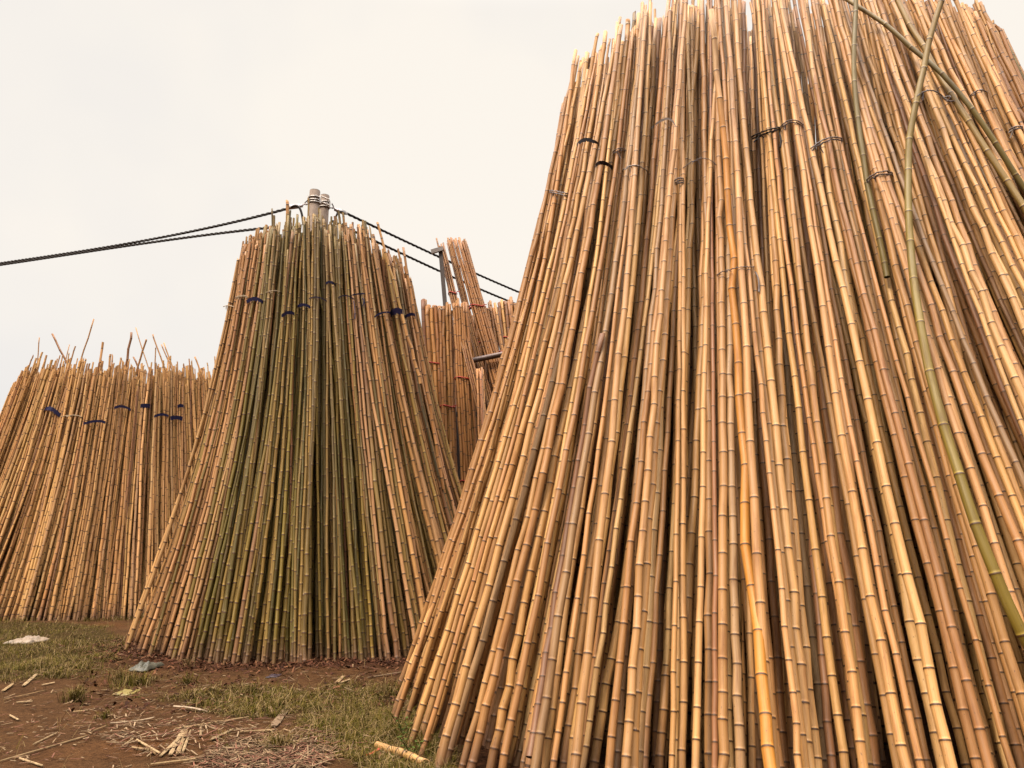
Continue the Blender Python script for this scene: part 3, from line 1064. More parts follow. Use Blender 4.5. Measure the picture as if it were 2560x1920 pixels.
# ------------------------------------------------------------------ rear rack with upright bundles
def bundle(label, top, foot, Yt, n, width_px, tie_t, tall=0.0, tone=1.0, rows=2):
    """one tied bundle: top and foot are its centre line in the photo"""
    a, b = at_depth(*top, Yt), at_depth(*foot, Yt - 0.5)
    s = (CAM_H - 0.0)
    q = (a - b) / (a[2] - b[2])
    base = a - q * a[2]
    root = empty('bamboo_bundle', base)
    tag(root, label, 'bundle', 'bundles of bamboo on the rear rack')
    up = a - base
    L = np.linalg.norm(up)
    up /= L
    wm = width_px / F * Yt
    per = int(math.ceil(n / rows))
    side = np.array([1.0, 0, 0])
    back = np.cross(up, side)
    for k in range(n):
        row, j = divmod(k, per)
        x = ((j + 0.5 + 0.5 * (row % 2)) / per - 0.5) * wm
        y = row * 0.055
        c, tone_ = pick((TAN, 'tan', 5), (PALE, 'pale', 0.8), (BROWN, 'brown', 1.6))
        r = wm / per * R.uniform(0.44, 0.54)
        st = side * (x * 1.12 + R.normal(0, 0.006)) - back * -y
        en = side * (x * 0.92 + R.normal(0, 0.006)) - back * -y + up * (L + R.normal(0, 0.07))
        s_ = np.linspace(0, 1, 9)[:, None]
        pts = st + (en - st) * s_ + side * R.normal(0, 0.01) * np.sin(np.pi * s_)
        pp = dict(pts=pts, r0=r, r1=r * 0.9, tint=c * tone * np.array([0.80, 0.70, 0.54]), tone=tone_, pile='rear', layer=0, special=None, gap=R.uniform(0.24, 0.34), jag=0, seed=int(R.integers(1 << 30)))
        g = Geo()
        pole_geo(g, pp, 8, False, True)
        g.build('pole', BAMBOO, root)
    for t in tie_t:
        g = Geo()
        m = 22
        aa = np.linspace(0, 2 * np.pi, m)
        cx, cy = wm * 0.54 * np.cos(aa), 0.07 * np.sin(aa)
        P = up * L * t + side * cx[:, None] + back * (0.05 * (rows - 1) * 0.5 + cy)[:, None] + np.outer(0.02 * np.sin(aa * 2), up)
        tube(g, P, 0.013, 5, RED)
        tube(g, [P[-4], P[-4] - back * 0.03 + side * 0.05 + up * 0.03, P[-4] - back * 0.03 + side * 0.10 + up * 0.02], 0.009, 5, RED)
        g.build('tie', TAPE, root)
    return root


Yr = 15.6
bundle('short upright bundle at the rear rack, left half beside the middle stack', (1078, 764), (1100, 1200), Yr, 10, 58, (0.80, 0.62), rows=2)
bundle('slim upright bundle left of the steel post, rear rack', (1113, 766), (1124, 1200), Yr - 0.1, 8, 34, (0.66,), rows=2)
bundle('upright bundle right of the steel post, bound twice with red ties, rear rack', (1150, 758), (1172, 1200), Yr - 0.25, 12, 42, (0.745, 0.42), rows=2)
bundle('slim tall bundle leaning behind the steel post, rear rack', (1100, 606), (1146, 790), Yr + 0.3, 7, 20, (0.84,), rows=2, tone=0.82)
bundle('tallest leaning bundle against the sky, wide part', (1147, 600), (1220, 860), Yr + 0.62, 12, 37, (0.80,), rows=2)
bundle('tallest leaning bundle against the sky, slim darker part on its left', (1124, 602), (1188, 860), Yr + 0.66, 7, 21, (0.795,), rows=2, tone=0.9)
bundle('upright bundle on the rear rack next to the tall leaning bundle', (1222, 762), (1252, 960), Yr + 0.7, 12, 44, (0.83,), rows=2, tone=0.95)
bundle('upright bundle on the rear rack partly covered by the foreground stack', (1266, 748), (1290, 960), Yr + 0.8, 12, 50, (0.86,), rows=2, tone=0.95)
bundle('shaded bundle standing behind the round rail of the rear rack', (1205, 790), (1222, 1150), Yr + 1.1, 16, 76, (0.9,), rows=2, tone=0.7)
bundle('short pale bundle in front of the round rail, cut off by the foreground stack', (1200, 925), (1206, 1100), Yr - 0.6, 6, 18, (), rows=2, tone=1.1)
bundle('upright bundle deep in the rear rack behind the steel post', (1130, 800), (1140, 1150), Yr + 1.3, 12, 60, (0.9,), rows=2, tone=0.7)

rack = empty('storage_rack', at_depth(1140, 1500, Yr))
org = np.array(rack.location)
tag(rack, 'steel rack with a leaning post and round rail holding the rear bundles', 'rack')
g = Geo()
p0, p1 = at_depth(1101, 622, Yr - 0.05), at_depth(1143, 1120, Yr - 0.05)
q = (p1 - p0) / (p0[2] - p1[2])
p1 = p0 + q * p0[2]
bar(g, p1 - org, p0 - org, 0.085, 0.085, (0.075, 0.060, 0.055), (0, 1, 0))
g.build('post', WIRE, rack, False)
g = Geo()
bar(g, p0 - org + np.array([0.06, -0.07, -0.02]), at_depth(1078, 630, Yr - 0.12) - org, 0.06, 0.09, (0.2, 0.17, 0.155))
g.build('bracket', STEEL, rack, False)
g = Geo()
tube(g, np.array([at_depth(1182, 901, Yr - 0.1), at_depth(1235, 890, Yr - 0.1), at_depth(1420, 850, Yr - 0.1)]) - org, 0.058, 12, (0.105, 0.072, 0.062))
g.build('rail', STEEL, rack)
g = Geo()
bar(g, at_depth(1040, 1036, Yr + 0.2) - org, at_depth(1420, 1036, Yr + 0.2) - org, 0.09, 0.09, (0.05, 0.04, 0.04))
g.build('crossbar', STEEL, rack, False)
g = Geo()
pp = at_depth(1420, 870, Yr - 0.1)
bar(g, np.array([pp[0], pp[1] + 0.1, -0.1]) - org, np.array([pp[0], pp[1] + 0.1, 7.0]) - org, 0.085, 0.085, (0.075, 0.060, 0.055), (0, 1, 0))
g.build('post', WIRE, rack, False)

# ------------------------------------------------------------------ concrete utility poles and cables
YP = 13.6
CONC = (0.27, 0.205, 0.165)


def utility(label, lx, rx, top, Y):
    a = at_depth((lx + rx) / 2, top, Y)
    r = (rx - lx) / 2 / F * Y * 1.03
    root = empty('utility_pole', (a[0], a[1], 0))
    tag(root, label, 'utility pole', 'concrete utility poles')
    g = Geo()
    z = np.array([-0.5, 2, 4, 6, a[2] - 0.012, a[2]])
    rad = r * (1 + 0.010 * (a[2] - z)) * np.array([1, 1, 1, 1, 1, 0.95])
    tube(g, np.stack([np.zeros(6), np.zeros(6), z], -1), rad, 28, CONC)
    g.build('shaft', CONCRETE, root)
    return root, a, r


u1, a1, r1 = utility('taller concrete utility pole, front of the pair above the middle stack', 774, 801, 477, YP)
u2, a2, r2 = utility('shorter concrete utility pole, right behind the taller one', 801, 824, 489, YP + 0.35)
GALV = (0.50, 0.46, 0.43)
for root, a, r, zs in ((u1, a1, r1, (0.15, 0.21, 0.255)), (u2, a2, r2, (0.15, 0.19, 0.25))):
    for dz in zs:
        g = Geo()
        aa = np.linspace(0, 2 * np.pi, 33)
        P = np.stack([(r + 0.012) * np.cos(aa), (r + 0.012) * np.sin(aa), np.full(33, a[2] - dz)], -1)
        tube(g, P, 0.011, 6, GALV)
        g.build('band', STEEL, root)
    for sgn in (-1, 1):
        g = Geo()
        bar(g, np.array([sgn * (r + 0.012), -0.02, a[2] - 0.26]), np.array([sgn * (r + 0.012), -0.02, a[2] - 0.12]), 0.03, 0.05, GALV, (0, 1, 0))
        g.build('bolt_plate', STEEL, root, False)
for zz, dz in ((0.135, 0.08), (0.235, 0.10)):
    g = Geo()
    p = a1 + np.array([r1 * 0.35, -r1 - 0.01, -zz])
    q = a2 + np.array([r2 + 0.01, -r2 * 0.6, -zz - dz + 0.11])
    tube(g, [p - np.array([a1[0], a1[1], 0]), (p + q) / 2 - np.array([a1[0], a1[1], 0]) + np.array([0, -0.03, 0]), q - np.array([a1[0], a1[1], 0])], 0.013, 6, (0.55, 0.48, 0.42))
    g.build('tie_rod', STEEL, u1)


def cable(label, pts, clamp=None, tail=None, r=0.022):
    """twisted power cable through 3-D points, first one at the pole"""
    pts = np.asarray(pts, float)
    s = np.concatenate([[0], np.cumsum(np.linalg.norm(np.diff(pts, axis=0), axis=1))])
    q = np.arange(0, s[-1], 0.035)
    c = np.stack([np.polyval(np.polyfit(s, pts[:, k], min(3, len(pts) - 1)), q) for k in range(3)], -1)
    org = c[0].copy()
    root = empty('power_cable', org)
    tag(root, label, 'cable', 'power cables')
    t, u, w = frames(c)
    g = Geo()
    for ph in (0, 2 * np.pi / 3, 4 * np.pi / 3):
        aa = q / 0.42 * 2 * np.pi + ph
        tube(g, c - org + u * (np.cos(aa) * r * 0.72)[:, None] + w * (np.sin(aa) * r * 0.72)[:, None], r * 0.62, 6, (0.016, 0.010, 0.008))
    g.build('conductor', RUBBER, root)
    if clamp is not None:
        a, b = (np.asarray(k, float) - org for k in clamp)
        d = (b - a) / np.linalg.norm(b - a)
        g = Geo()
        bar(g, a + d * 0.12, b, 0.035, 0.055, (0.40, 0.36, 0.36))
        bar(g, a + d * 0.20, a + d * 0.44, 0.05, 0.075, (0.36, 0.33, 0.33))
        tube(g, [a, a + d * 0.07 + np.array([0, 0, 0.03]), a + d * 0.14], 0.014, 6, (0.2, 0.16, 0.15))
        tube(g, [a + d * 0.05, a + d * 0.08 + np.array([0, 0, 0.05]), a + d * 0.02 + np.array([0, 0, 0.10])], 0.012, 6, (0.2, 0.16, 0.15))
        g.build('clamp', STEEL, root)
    if tail is not None:
        T = np.asarray(tail, float) - org
        sl = np.linspace(0, 1, len(T))
        qq = np.linspace(0, 1, 20)
        T = np.stack([np.polyval(np.polyfit(sl, T[:, k], min(3, len(T) - 1)), qq) for k in range(3)], -1)
        g = Geo()
        tube(g, T, 0.021, 8, (0.016, 0.010, 0.008))
        g.build('jumper', RUBBER, root)


def at_z(px, py, z):
    d = ray(px, py)
    return CAM + d * ((z - CAM_H) / d[2])


def D(px, py, Y):
    return at_depth(px, py, Y)


cable('upper left power cable, clamped to the pole', [D(724, 518, 13.6), D(690, 531, 13.8), D(584, 556, 14.4), D(463, 582, 15.1), D(231, 622, 16.5), D(0, 659, 18.0), D(-150, 680, 19.2)],
      (D(772, 512, 13.55), D(724, 518, 13.6)), [D(728, 518, 13.55), D(741, 514, 13.5), D(750, 522, 13.5), D(755, 538, 13.5), D(758, 562, 13.5)])
cable('lower left power cable coming out from behind the middle stack', [D(690, 566, 13.8), D(625, 576, 14.2), D(463, 594, 15.1), D(231, 627, 16.5), D(0, 663, 18.0), D(-150, 683, 19.2)])
cable('upper right power cable, clamped to the pole and passing behind the rear bundles', [D(867, 534, 14.4), D(960, 578, 15.4), D(1060, 625, 16.4), D(1180, 680, 17.7), D(1294, 729, 19.0), D(1420, 780, 20.5)],
      (D(827, 520, 13.95), D(867, 534, 14.4)), [D(862, 535, 14.3), D(848, 528, 14.15), D(842, 541, 14.1), D(834, 558, 14.1), D(826, 580, 14.1)])
cable('lower right power cable passing behind the rear bundles', [D(830, 556, 14.0), D(904, 582, 14.7), D(1010, 637, 15.9), D(1105, 684, 16.9), D(1250, 742, 18.6), D(1420, 806, 20.6)])

# ------------------------------------------------------------------ things lying on the ground
STRAW = [(0.1980, 0.1287, 0.0647), (0.2442, 0.1650, 0.0891), (0.1584, 0.0957, 0.0449), (0.1254, 0.0825, 0.0495)]


def gp(px, py, dz=0.0):
    p = at_ground(px, py)
    p[2] = ground_z(p[0], p[1])
    # once more with the real height
    p = at_ground(px, py, p[2])
    p[2] = ground_z(p[0], p[1]) + dz
    return p


def C4(x, y):
    return (x * 0.28933, 1480 + y * 0.28933)


def C5(x, y):
    return (600 + x * 0.28933, 1480 + y * 0.28933)


def splint(a, b, wpx, label, tint, thick=0.005, bend=0.0, lift=0.0, name='bamboo_splint', cat='splint', mat=None, ragged=0.1):
    A, B = gp(*a), gp(*b)
    n = 9
    s = np.linspace(0, 1, n)
    d = (B - A) / np.linalg.norm(B - A)
    nrm = np.cross(d, [0, 0, 1])
    nrm /= np.linalg.norm(nrm)
    w = wpx / F * np.linalg.norm((A + B) / 2 - CAM) / 2
    c = A + (B - A) * s[:, None] + nrm * (bend * np.sin(np.pi * s))[:, None]
    c[:, 2] = np.maximum(ground_z(c[:, 0], c[:, 1]), c[:, 2]) + 0.006 + lift + 0.03 * lift * np.sin(s * 3)
    if np.linalg.norm(B - A) < 1.2:
        c[:, 2] = np.linspace(c[0, 2], c[-1, 2], n) + 0.012
    ww = w * (1 + R.normal(0, ragged, n))
    ww[0] *= 0.7
    ww[-1] *= 0.6
    cr = 0.10 * w
    v = np.concatenate([c - nrm * ww[:, None], c + np.array([0, 0, 1]) * (cr + thick), c + nrm * ww[:, None], c - nrm * ww[:, None] - np.array([0, 0, thick]), c + nrm * ww[:, None] - np.array([0, 0, thick])])
    loop = [0, 1, 2, 4, 3]
    f = []
    for k in range(5):
        x, y = loop[k], loop[(k + 1) % 5]
        f += [[x * n + q, y * n + q, y * n + q + 1, x * n + q + 1] for q in range(n - 1)]
    f += [[k * n for k in loop][::-1], [k * n + n - 1 for k in loop]]
    g = Geo()
    org = c[0]
    g.add(v - org, f, np.asarray(tint) * (1 + R.normal(0, 0.06)))
    o = g.build(name, mat or SPLINT, smooth=False)
    o.location = org
    return tag(o, label, cat, 'splints and sticks on the ground')


for a, b, w, lab, k in [
    ((200, 820), (315, 715), 7, 'broad pale splint on the grass edge, below the white bag', 1),
    ((20, 870), (110, 805), 6, 'pale splint by the picture edge, left of the broad grass-edge splint', 0),
    ((360, 820), (470, 795), 4, 'short pale splint right of the broad grass-edge splint', 1),
    ((30, 945), (400, 860), 2.2, 'thin long stick where grass meets the bare earth', 2),
    ((140, 968), (280, 956), 3.4, 'small pale splint just under the thin long grass-edge stick', 1),
    ((85, 1080), (160, 1122), 5, 'short stubby splint alone on the bare earth', 1),
    ((285, 1335), (495, 1230), 3, 'slim pale stick on the bare earth above the longest one', 1),
    ((0, 1480), (750, 1260), 3.2, 'longest thin stick crossing the bare earth', 0),
    ((165, 1455), (370, 1520), 5, 'pale splint below the longest thin stick', 1),
    ((1045, 1355), (1150, 1280), 3.6, 'small splint left of the fan of flat slats, tilted up', 1),
    ((1120, 1355), (1300, 1385), 4.5, 'flat-lying splint just left of the fan of slats', 0),
    ((1180, 1295), (1385, 1412), 5.5, 'splint sloping down to the fan of slats, upper of two', 1),
    ((1230, 1310), (1345, 1420), 4, 'splint sloping down to the fan of slats, lower of two', 2),
    ((1385, 1435), (1555, 1275), 8, 'leftmost flat slat of the fan', 1),
    ((1470, 1425), (1575, 1225), 9, 'broadest flat slat of the fan, second from its left', 1),
    ((1530, 1420), (1610, 1222), 8, 'flat slat of the fan, second from its right', 0),
    ((1578, 1400), (1645, 1222), 5, 'rightmost and narrowest flat slat of the fan', 1),
    ((1510, 1200), (2150, 1095), 4.5, 'long straight stick lying above the fan of slats', 0),
    ((1300, 1512), (1870, 1440), 5, 'long stick lying below the fan of slats', 0),
    ((1820, 1280), (2010, 1215), 9, 'broad pale slat right of the fan, pointing to the shavings', 1),
    ((1732, 1262), (1734, 1180), 5, 'short splint pointing away, between the fan and the broad slat', 1),
    ((630, 1050), (755, 1040), 2.2, 'thin forked straw in the middle of the bare earth', 0),
    ((800, 1220), (915, 1175), 3, 'slim straw above the small tilted splint', 2),
]:
    splint(C4(*a), C4(*b), w, lab, STRAW[k])
for a, b, w, lab, k in [
    ((290, 1175), (415, 1000), 17, 'grey weathered board end on the sparse grass', 3),
    ((250, 1000), (290, 1058), 12, 'short cream block of split bamboo beside the grey board', 1),
    ((832, 800), (890, 740), 9, 'stubby splint near the foot of the middle stack', 0),
    ((700, 832), (840, 800), 3, 'thin stick touching the stubby splint near the middle stack', 2),
    ((870, 795), (950, 762), 5, 'dry leaf-like sliver right of the stubby splint', 1),
    ((0, 1238), (320, 1215), 5, 'straight splint at the top edge of the shavings', 0),
    ((80, 1495), (285, 1530), 11, 'broad pale slat at the bottom edge of the shavings', 1),
    ((1100, 748), (1390, 705), 4, 'long straw lying towards the foreground stack', 3),
    ((880, 1420), (560, 1500), 4, 'splint running out of the shavings towards the cut pole', 2),
]:
    splint(C5(*a), C5(*b), w, lab, STRAW[k])
splint(C4(950, 1160), C4(1330, 1105), 6, 'curled dry bamboo sheath lying on bare earth', (0.2244, 0.1584, 0.0990), 0.0040, 0.05, 0.01, 'dry_sheath', 'dry leaf', None, 0.4)
splint(C4(1500, 1012), C4(1790, 1060), 8, 'whitish dry bamboo sheath above the long straight stick', (0.2508, 0.1848, 0.1254), 0.0040, -0.04, 0.01, 'dry_sheath', 'dry leaf', None, 0.4)
splint(C5(1090, 1455), C5(1235, 1360), 6, 'red plastic strip on the grass beside the cut pole', (0.36, 0.06, 0.03), 0.003, 0.02, 0.02, 'plastic_strip', 'plastic strip', PLASTIC, 0.25)

# the cut pole end lying by the foreground stack
A, B = gp(*C5(1190, 1378), 0.05), gp(*C5(1600, 1522), 0.035)
pp = dict(pts=A + (B - A) * np.linspace(0, 1, 9)[:, None], r0=0.028, r1=0.031, tint=np.array([0.46, 0.28, 0.12]), tone='pale', pile='ground', layer=0, special=None, gap=0.13, jag=0, seed=5)
g = Geo()
pole_geo(g, pp, 16, True, True)
tag(g.build('cut_pole', BAMBOO), 'short cut bamboo pole lying in the grass at the foreground stack', 'bamboo pole')


# crumpled bags and a yellow wrapper
def crumple(name, px0, py0, px1, py1, h, tint, label, cat, seed, flat=False):
    a, b = gp(px0, py1), gp(px1, py1)
    c = gp((px0 + px1) / 2, (py0 + py1) / 2)
    wx = (b - a)[0] / 2
    far, near = at_ground((px0 + px1) / 2, py0), at_ground((px0 + px1) / 2, py1)
    wy = max(0.06, (far[1] - near[1]) / 2 * 0.75)
    nu, nv = 45, 23
    u, v = np.meshgrid(np.linspace(-1, 1, nu), np.linspace(-1, 1, nv))
    rr = np.clip(1 - np.maximum(np.abs(u) ** 2.2, np.abs(v) ** 2.2), 0, 1)
    n1 = 0.7 * np.abs(2 * vnoise(u * 2.5 + seed, v * 2.5, 1.0, seed) - 1) + 0.6 * np.abs(2 * vnoise(u * 6, v * 6 + seed, 1.0, seed + 1) - 1)
    edge = 1 + 0.35 * (vnoise(u * 2 + 5, v * 2, 1.0, seed + 2) - 0.5)
    x = u * wx * edge
    y = v * wy * edge
    z = (0.008 if flat else h * np.sqrt(rr) * (0.25 + 0.75 * n1)) + (0.01 * n1 if flat else 0.0) + 0.006
    z = np.where(rr <= 0, 0.002 + 0.01 * n1, z)
    vv = np.stack([x, y, z], -1).reshape(-1, 3)
    bot = vv.copy()
    bot[:, 2] -= 0.004
    i = (np.arange(nv - 1)[:, None] * nu + np.arange(nu - 1)[None, :]).ravel()
    top = np.stack([i, i + 1, i + nu + 1, i + nu], -1)
    g = Geo()
    g.add(vv, top, tint)
    g.add(bot, top[:, ::-1], tint)
    ed = [k for k in range(nu)] + [k * nu + nu - 1 for k in range(1, nv)] + [(nv - 1) * nu + k for k in range(nu - 2, -1, -1)] + [k * nu for k in range(nv - 2, 0, -1)]
    g.f += [[ed[k], ed[k] + nu * nv, ed[(k + 1) % len(ed)] + nu * nv, ed[(k + 1) % len(ed)]] for k in range(len(ed))]
    o = g.build(name, PLASTIC)
    o.location = (c[0], c[1], ground_z(c[0], c[1]))
    tag(o, label, cat)


crumple('plastic_bag', 40, 1598, 108, 1614, 0.09, (0.205, 0.150, 0.105), 'crumpled whitish plastic bag lying on the grass', 'plastic bag', 3)
crumple('plastic_bag', 334, 1664, 388, 1682, 0.09, (0.066, 0.061, 0.044), 'crumpled grey-green plastic bag at the foot of the middle stack', 'plastic bag', 8)
crumple('wrapper', 299, 1725, 340, 1742, 0.0, (0.170, 0.128, 0.038), 'small yellow wrapper lying flat on the earth', 'wrapper', 12, True)
crumple('plastic_scrap', 673, 1686, 697, 1696, 0.02, (0.032, 0.020, 0.026), 'small violet plastic scrap near the middle stack', 'plastic scrap', 15)


# ------------------------------------------------------------------ grass, chips and shavings (nobody could count them)
def blades(g, x, y, h, w, lean, tint):
    """bent two-piece blades, all at once"""
    n = len(x)
    z = ground_z(x, y) - 0.005
    an = R.uniform(0, 2 * np.pi, n)
    dx, dy = np.cos(an), np.sin(an)
    fx, fy = -dy, dx
    la = lean
    base = np.stack([x, y, z], -1)
    mid = base + np.stack([dx * la * h * 0.35, dy * la * h * 0.35, h * 0.6], -1)
    tip = base + np.stack([dx * la * h, dy * la * h, h * (1.0 - 0.35 * la)], -1)
    side = np.stack([fx, fy, np.zeros(n)], -1) * w[:, None]
    v = np.stack([base - side, base + side, mid + side * 0.75, mid - side * 0.75, tip], 1).reshape(-1, 3)
    k = np.arange(n) * 5
    f = np.concatenate([np.stack([k, k + 1, k + 2, k + 3], -1).tolist(), np.stack([k + 3, k + 2, k + 4], -1).tolist()]) if False else np.stack([k, k + 1, k + 2, k + 3], -1).tolist() + np.stack([k + 3, k + 2, k + 4], -1).tolist()
    g.add(v, f, np.repeat(tint, 5, axis=0))


def grass_tint(n, dry=0.3):
    a = np.array([[0.054, 0.045, 0.004], [0.068, 0.052, 0.005], [0.086, 0.060, 0.008], [0.038, 0.036, 0.003]])
    b = np.array([[0.1518, 0.0990, 0.0396], [0.1122, 0.0693, 0.0251], [0.1914, 0.1320, 0.0594]])
    t = a[R.integers(len(a), size=n)]
    d = R.random(n) < dry
    t[d] = b[R.integers(len(b), size=d.sum())]
    return t * R.uniform(0.8, 1.2, (n, 1))


g = Geo()
n = 240000
px = R.uniform(-60, 1180, n)
py = R.uniform(1545, 1960, n)
yy = np.array([0.0])
d = np.stack([(px - 1280) / F, CP - (960 - py) / F * SP, SP + (960 - py) / F * CP], -1)
pos = CAM + d * (-CAM_H / d[:, 2])[:, None]
keep = R.random(n) < grass_density(pos[:, 0], pos[:, 1]) * np.clip((pos[:, 1] / 11.0) ** 0.5, 0.5, 1.0) * 0.62
x, y = pos[keep, 0], pos[keep, 1]
n = len(x)
h = R.uniform(0.02, 0.075, n) * (0.35 + 1.7 * vnoise(x, y, 3.3, 41) ** 1.5) * np.where(R.random(n) < 0.10, 2.2, 1.0)
blades(g, x, y, h, R.uniform(0.0016, 0.0036, n), R.uniform(0.3, 2.2, n), grass_tint(n, 0.42))
m = 5200
px, py = R.uniform(-60, 1150, m), R.uniform(1560, 1950, m)
d = np.stack([(px - 1280) / F, CP - (960 - py) / F * SP, SP + (960 - py) / F * CP], -1)
pos = CAM + d * (-CAM_H / d[:, 2])[:, None]
k = R.random(m) < grass_density(pos[:, 0], pos[:, 1]) * 0.7 + 0.04
x, y = pos[k, 0], pos[k, 1]
blades(g, x, y, R.uniform(0.07, 0.22, len(x)), R.uniform(0.0012, 0.0026, len(x)), R.uniform(0.5, 2.6, len(x)), grass_tint(len(x), 0.72))
# round the feet of the far stack and the foreground stack, and loosely elsewhere
for S_, lo, hi, m, hh in ((LEFT, 0.97, 1.07, 5200, 0.16), (FRONT, 0.975, 1.03, 5200, 0.13)):
    a = R.uniform(0, 2 * np.pi, m)
    q = R.uniform(lo, hi, m)
    x, y = S_['c0'][0] + S_['r0'][0] * q * np.cos(a), S_['c0'][1] + S_['r0'][1] * q * np.sin(a)
    k = R.random(m) < np.clip((vnoise(x, y, 1.2, 51) - 0.3) * 2.5, 0, 1)
    x, y = x[k], y[k]
    blades(g, x, y, R.uniform(0.3, 1.0, len(x)) * hh, R.uniform(0.002, 0.0045, len(x)), R.uniform(0.2, 1.1, len(x)), grass_tint(len(x), 0.25))
m = 60000
x, y = R.uniform(-30, 25, m), R.uniform(-4, 45, m)
k = (np.stack(to_px(np.stack([x, y, 0 * x], -1)), -1) * np.array([1, 1]))
vis = (k[:, 0] > -60) & (k[:, 0] < 1200) & (k[:, 1] > 1545) & (k[:, 1] < 1960) & (y > 0)
sel = ~vis & (R.random(m) < np.clip((vnoise(x, y, 0.35, 24) - 0.35) * 3, 0, 1)) & (x ** 2 + y ** 2 > 2)
for S_ in (FRONT, MID, LEFT):
    sel &= ell(*S_['c0'], *S_['r0'], x, y) > 1
blades(g, x[sel], y[sel], R.uniform(0.03, 0.1, sel.sum()), R.uniform(0.003, 0.006, sel.sum()), R.uniform(0.2, 1.2, sel.sum()), grass_tint(sel.sum(), 0.25))
tag(g.build('grass', LEAF, smooth=False), 'short olive and straw-dry grass in patches over the yard', 'grass', kind='stuff')


def tuft(px, py, nb, h, spread, dry, label):
    c = gp(px, py)
    g = Geo()
    a = R.uniform(0, 2 * np.pi, nb)
    r = np.abs(R.normal(0, spread, nb))
    x, y = c[0] + r * np.cos(a), c[1] + r * np.sin(a)
    blades(g, x, y, R.uniform(0.35, 1.0, nb) * h, R.uniform(0.002, 0.004, nb), R.uniform(0.1, 1.3, nb), grass_tint(nb, dry))
    o = g.build('grass_tuft', LEAF, smooth=False)
    tag(o, label, 'grass tuft', 'grass tufts on the bare earth')


tuft(188, 1752, 220, 0.22, 0.07, 0.45, 'bushy half-dry grass tuft at the border of grass and bare earth')
tuft(300, 1705, 190, 0.22, 0.09, 0.6, 'dry upright grass tuft left of the grey-green bag')
tuft(345, 1712, 150, 0.20, 0.09, 0.35, 'greener grass tuft just below the grey-green bag')
tuft(465, 1712, 120, 0.20, 0.05, 0.35, 'small grass tuft in front of the green poles')
tuft(262, 1795, 90, 0.10, 0.05, 0.4, 'low flat grass tuft in the middle of the bare earth')
tuft(628, 1738, 160, 0.17, 0.07, 0.6, 'dry grass tuft on the chips before the middle stack')
tuft(700, 1868, 170, 0.16, 0.09, 0.65, 'straw-yellow grass tuft growing out of the shavings')
tuft(505, 1765, 90, 0.10, 0.10, 0.4, 'thin low grass tuft above the whitish dry sheath')
tuft(150, 1690, 140, 0.14, 0.10, 0.5, 'dry grass tuft inside the left grass patch')
tuft(470, 1670, 40, 0.22, 0.03, 0.9, 'few dry stalks at the foot of the green poles')
tuft(960, 1740, 26, 0.34, 0.05, 0.95, 'tall dry stalks left of the foreground stack')


def flakes(g, x, y, L, w, tint, lift=0.012, curl=0.2):
    n = len(x)
    a = R.uniform(0, 2 * np.pi, n)
    u = np.stack([np.cos(a), np.sin(a), R.normal(0, curl, n)], -1)
    v = np.stack([-np.sin(a), np.cos(a), R.normal(0, curl, n)], -1)
    c = np.stack([x, y, ground_z(x, y) + R.uniform(0.3, 1.0, n) * lift], -1)
    q = np.stack([c - u * L[:, None] - v * w[:, None], c - u * L[:, None] * 0.9 + v * w[:, None], c + u * L[:, None] + v * w[:, None] * 0.6, c + u * L[:, None] * 0.92 - v * w[:, None] * 0.8], 1)
    b = q.copy()
    b[:, :, 2] -= 0.003
    vv = np.concatenate([q, b], 1).reshape(-1, 3)
    k = np.arange(n) * 8
    f = [np.stack([k + p for p in s], -1) for s in ((0, 3, 2, 1), (4, 5, 6, 7), (0, 1, 5, 4), (1, 2, 6, 5), (2, 3, 7, 6), (3, 0, 4, 7))]
    g.add(vv, np.concatenate(f), np.repeat(tint, 8, axis=0))


g = Geo()
m = 26000
px, py = R.uniform(180, 1160, m), R.uniform(1590, 1780, m)
d = np.stack([(px - 1280) / F, CP - (960 - py) / F * SP, SP + (960 - py) / F * CP], -1)
pos = CAM + d * (-CAM_H / d[:, 2])[:, None]
k = R.random(m) < chip_density(pos[:, 0], pos[:, 1]) * 0.6 * (ell(*MID['c0'], *MID['r0'], pos[:, 0], pos[:, 1]) > 0.9) + 0.05
x, y = pos[k, 0], pos[k, 1]
pal = np.array([[0.042, 0.015, 0.007], [0.070, 0.025, 0.012], [0.026, 0.010, 0.005], [0.10, 0.043, 0.02], [0.056, 0.021, 0.011]])
flakes(g, x, y, R.uniform(0.012, 0.04, len(x)), R.uniform(0.005, 0.015, len(x)), pal[R.integers(5, size=len(x))] * R.uniform(0.8, 1.2, (len(x), 1)), 0.03, 0.35)
tag(g.build('bark_chips', SPLINT, smooth=False), 'reddish brown bark chips and dead leaves round the foot of the middle stack', 'bark chips', kind='stuff')

g = Geo()


def scatter(cx, cy, rx, ry, m):
    a, r = R.uniform(0, 2 * np.pi, m), np.sqrt(R.random(m))
    px, py = cx + rx * r * np.cos(a), cy + ry * r * np.sin(a)
    d = np.stack([(px - 1280) / F, CP - (960 - py) / F * SP, SP + (960 - py) / F * CP], -1)
    return CAM + d * (-CAM_H / d[:, 2])[:, None]


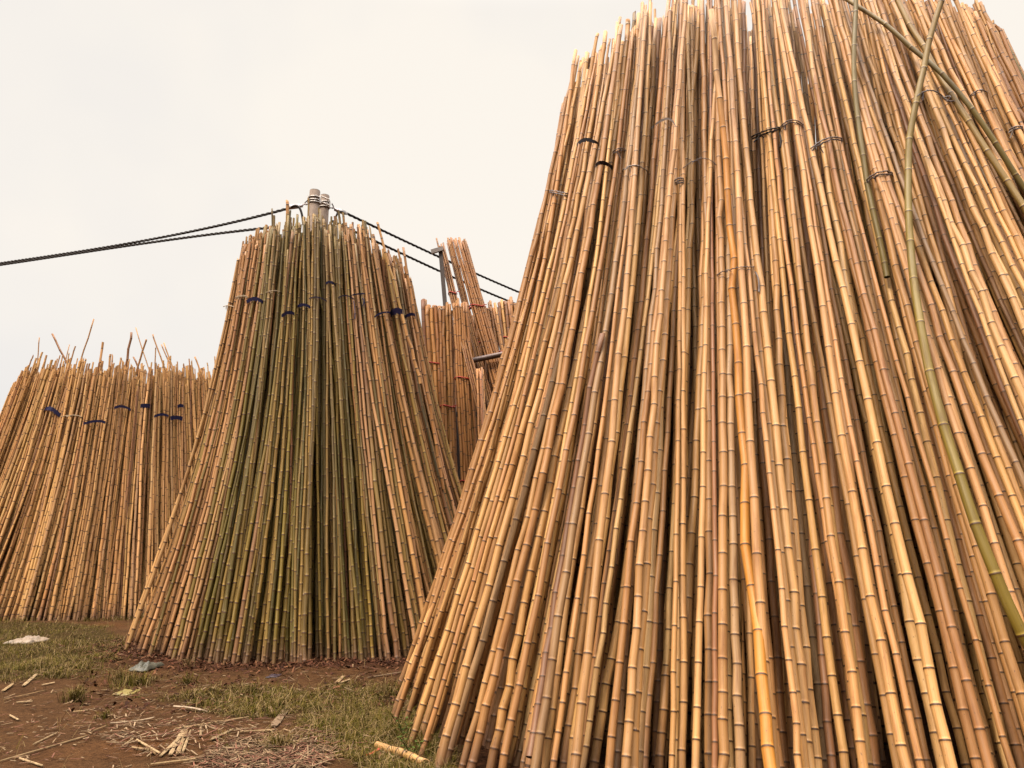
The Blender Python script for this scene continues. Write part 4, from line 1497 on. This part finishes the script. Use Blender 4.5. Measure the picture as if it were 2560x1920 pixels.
pal = np.array([[0.1848, 0.1188, 0.0660], [0.1320, 0.0693, 0.0396], [0.2244, 0.1518, 0.0891], [0.1452, 0.0627, 0.0396], [0.0990, 0.0594, 0.0330]])
for cx, cy, rx, ry, m, L0, L1 in ((680, 1895, 150, 42, 620, 0.03, 0.16), (590, 1915, 120, 26, 220, 0.03, 0.18), (470, 1850, 220, 50, 200, 0.02, 0.10),
                                  (300, 1760, 420, 90, 420, 0.012, 0.06), (560, 1790, 420, 90, 480, 0.012, 0.07), (200, 1860, 300, 70, 170, 0.010, 0.05),
                                  (150, 1640, 260, 60, 170, 0.015, 0.06), (860, 1740, 240, 70, 260, 0.012, 0.09), (900, 1860, 180, 60, 240, 0.012, 0.10)):
    p = scatter(cx, cy, rx, ry, m)
    flakes(g, p[:, 0], p[:, 1], R.uniform(L0, L1, m), R.uniform(0.0022, 0.0065, m), pal[R.integers(5, size=m)] * R.uniform(0.75, 1.15, (m, 1)), 0.035, 0.10)
tag(g.build('bamboo_shavings', SPLINT, smooth=False), 'pale and pinkish bamboo shavings and straw strewn on the earth', 'shavings', kind='stuff')


# a small leafy weed at the foot of the foreground stack
def weed(px, py, nst, label):
    c = gp(px, py)
    root = empty('weed_plant', c)
    tag(root, label, 'weed')
    gs, gl = Geo(), Geo()
    for _ in range(nst):
        a = R.uniform(0, 6.28)
        h = R.uniform(0.10, 0.24)
        P = np.array([[0, 0, 0], [math.cos(a) * h * 0.25, math.sin(a) * h * 0.25, h * 0.55], [math.cos(a) * h * 0.6, math.sin(a) * h * 0.6, h]])
        tube(gs, P, 0.0028, 5, (0.05, 0.045, 0.012))
        for k in range(5):
            t = 0.3 + 0.17 * k
            b = P[0] * (1 - t) ** 2 + 2 * t * (1 - t) * P[1] + t * t * P[2]
            la = R.uniform(0, 6.28)
            u = np.array([math.cos(la), math.sin(la), R.uniform(-0.2, 0.5)])
            w = np.array([-math.sin(la), math.cos(la), 0.0])
            l, wd = R.uniform(0.025, 0.045), R.uniform(0.008, 0.014)
            v = [b, b + u * l * 0.45 + w * wd, b + u * l, b + u * l * 0.45 - w * wd, b + u * l * 0.5 + np.array([0, 0, -0.004])]
            gl.add(v, [[0, 4, 1], [1, 4, 2], [2, 4, 3], [3, 4, 0]], np.array([0.05, 0.075, 0.014]) * R.uniform(0.8, 1.3))
    gs.build('stem', LEAF, root)
    gl.build('leaf', LEAF, root, False)


weed(1010, 1850, 7, 'small leafy green weed at the foot of the foreground stack')
weed(1030, 1905, 8, 'low dark green weed between the cut pole and the foreground stack')

print('poles', len(POLES), 'chosen', len(CHOSEN), 'visible', int((count > 0).sum()), 'min count', min(count[q] for q in CHOSEN if POLES[q]['special'] is None))
from collections import Counter
print(Counter(POLES[q]['pile'] for q in CHOSEN), Counter(p['pile'] for p in POLES))
print('orphan labels', len(LABEL))
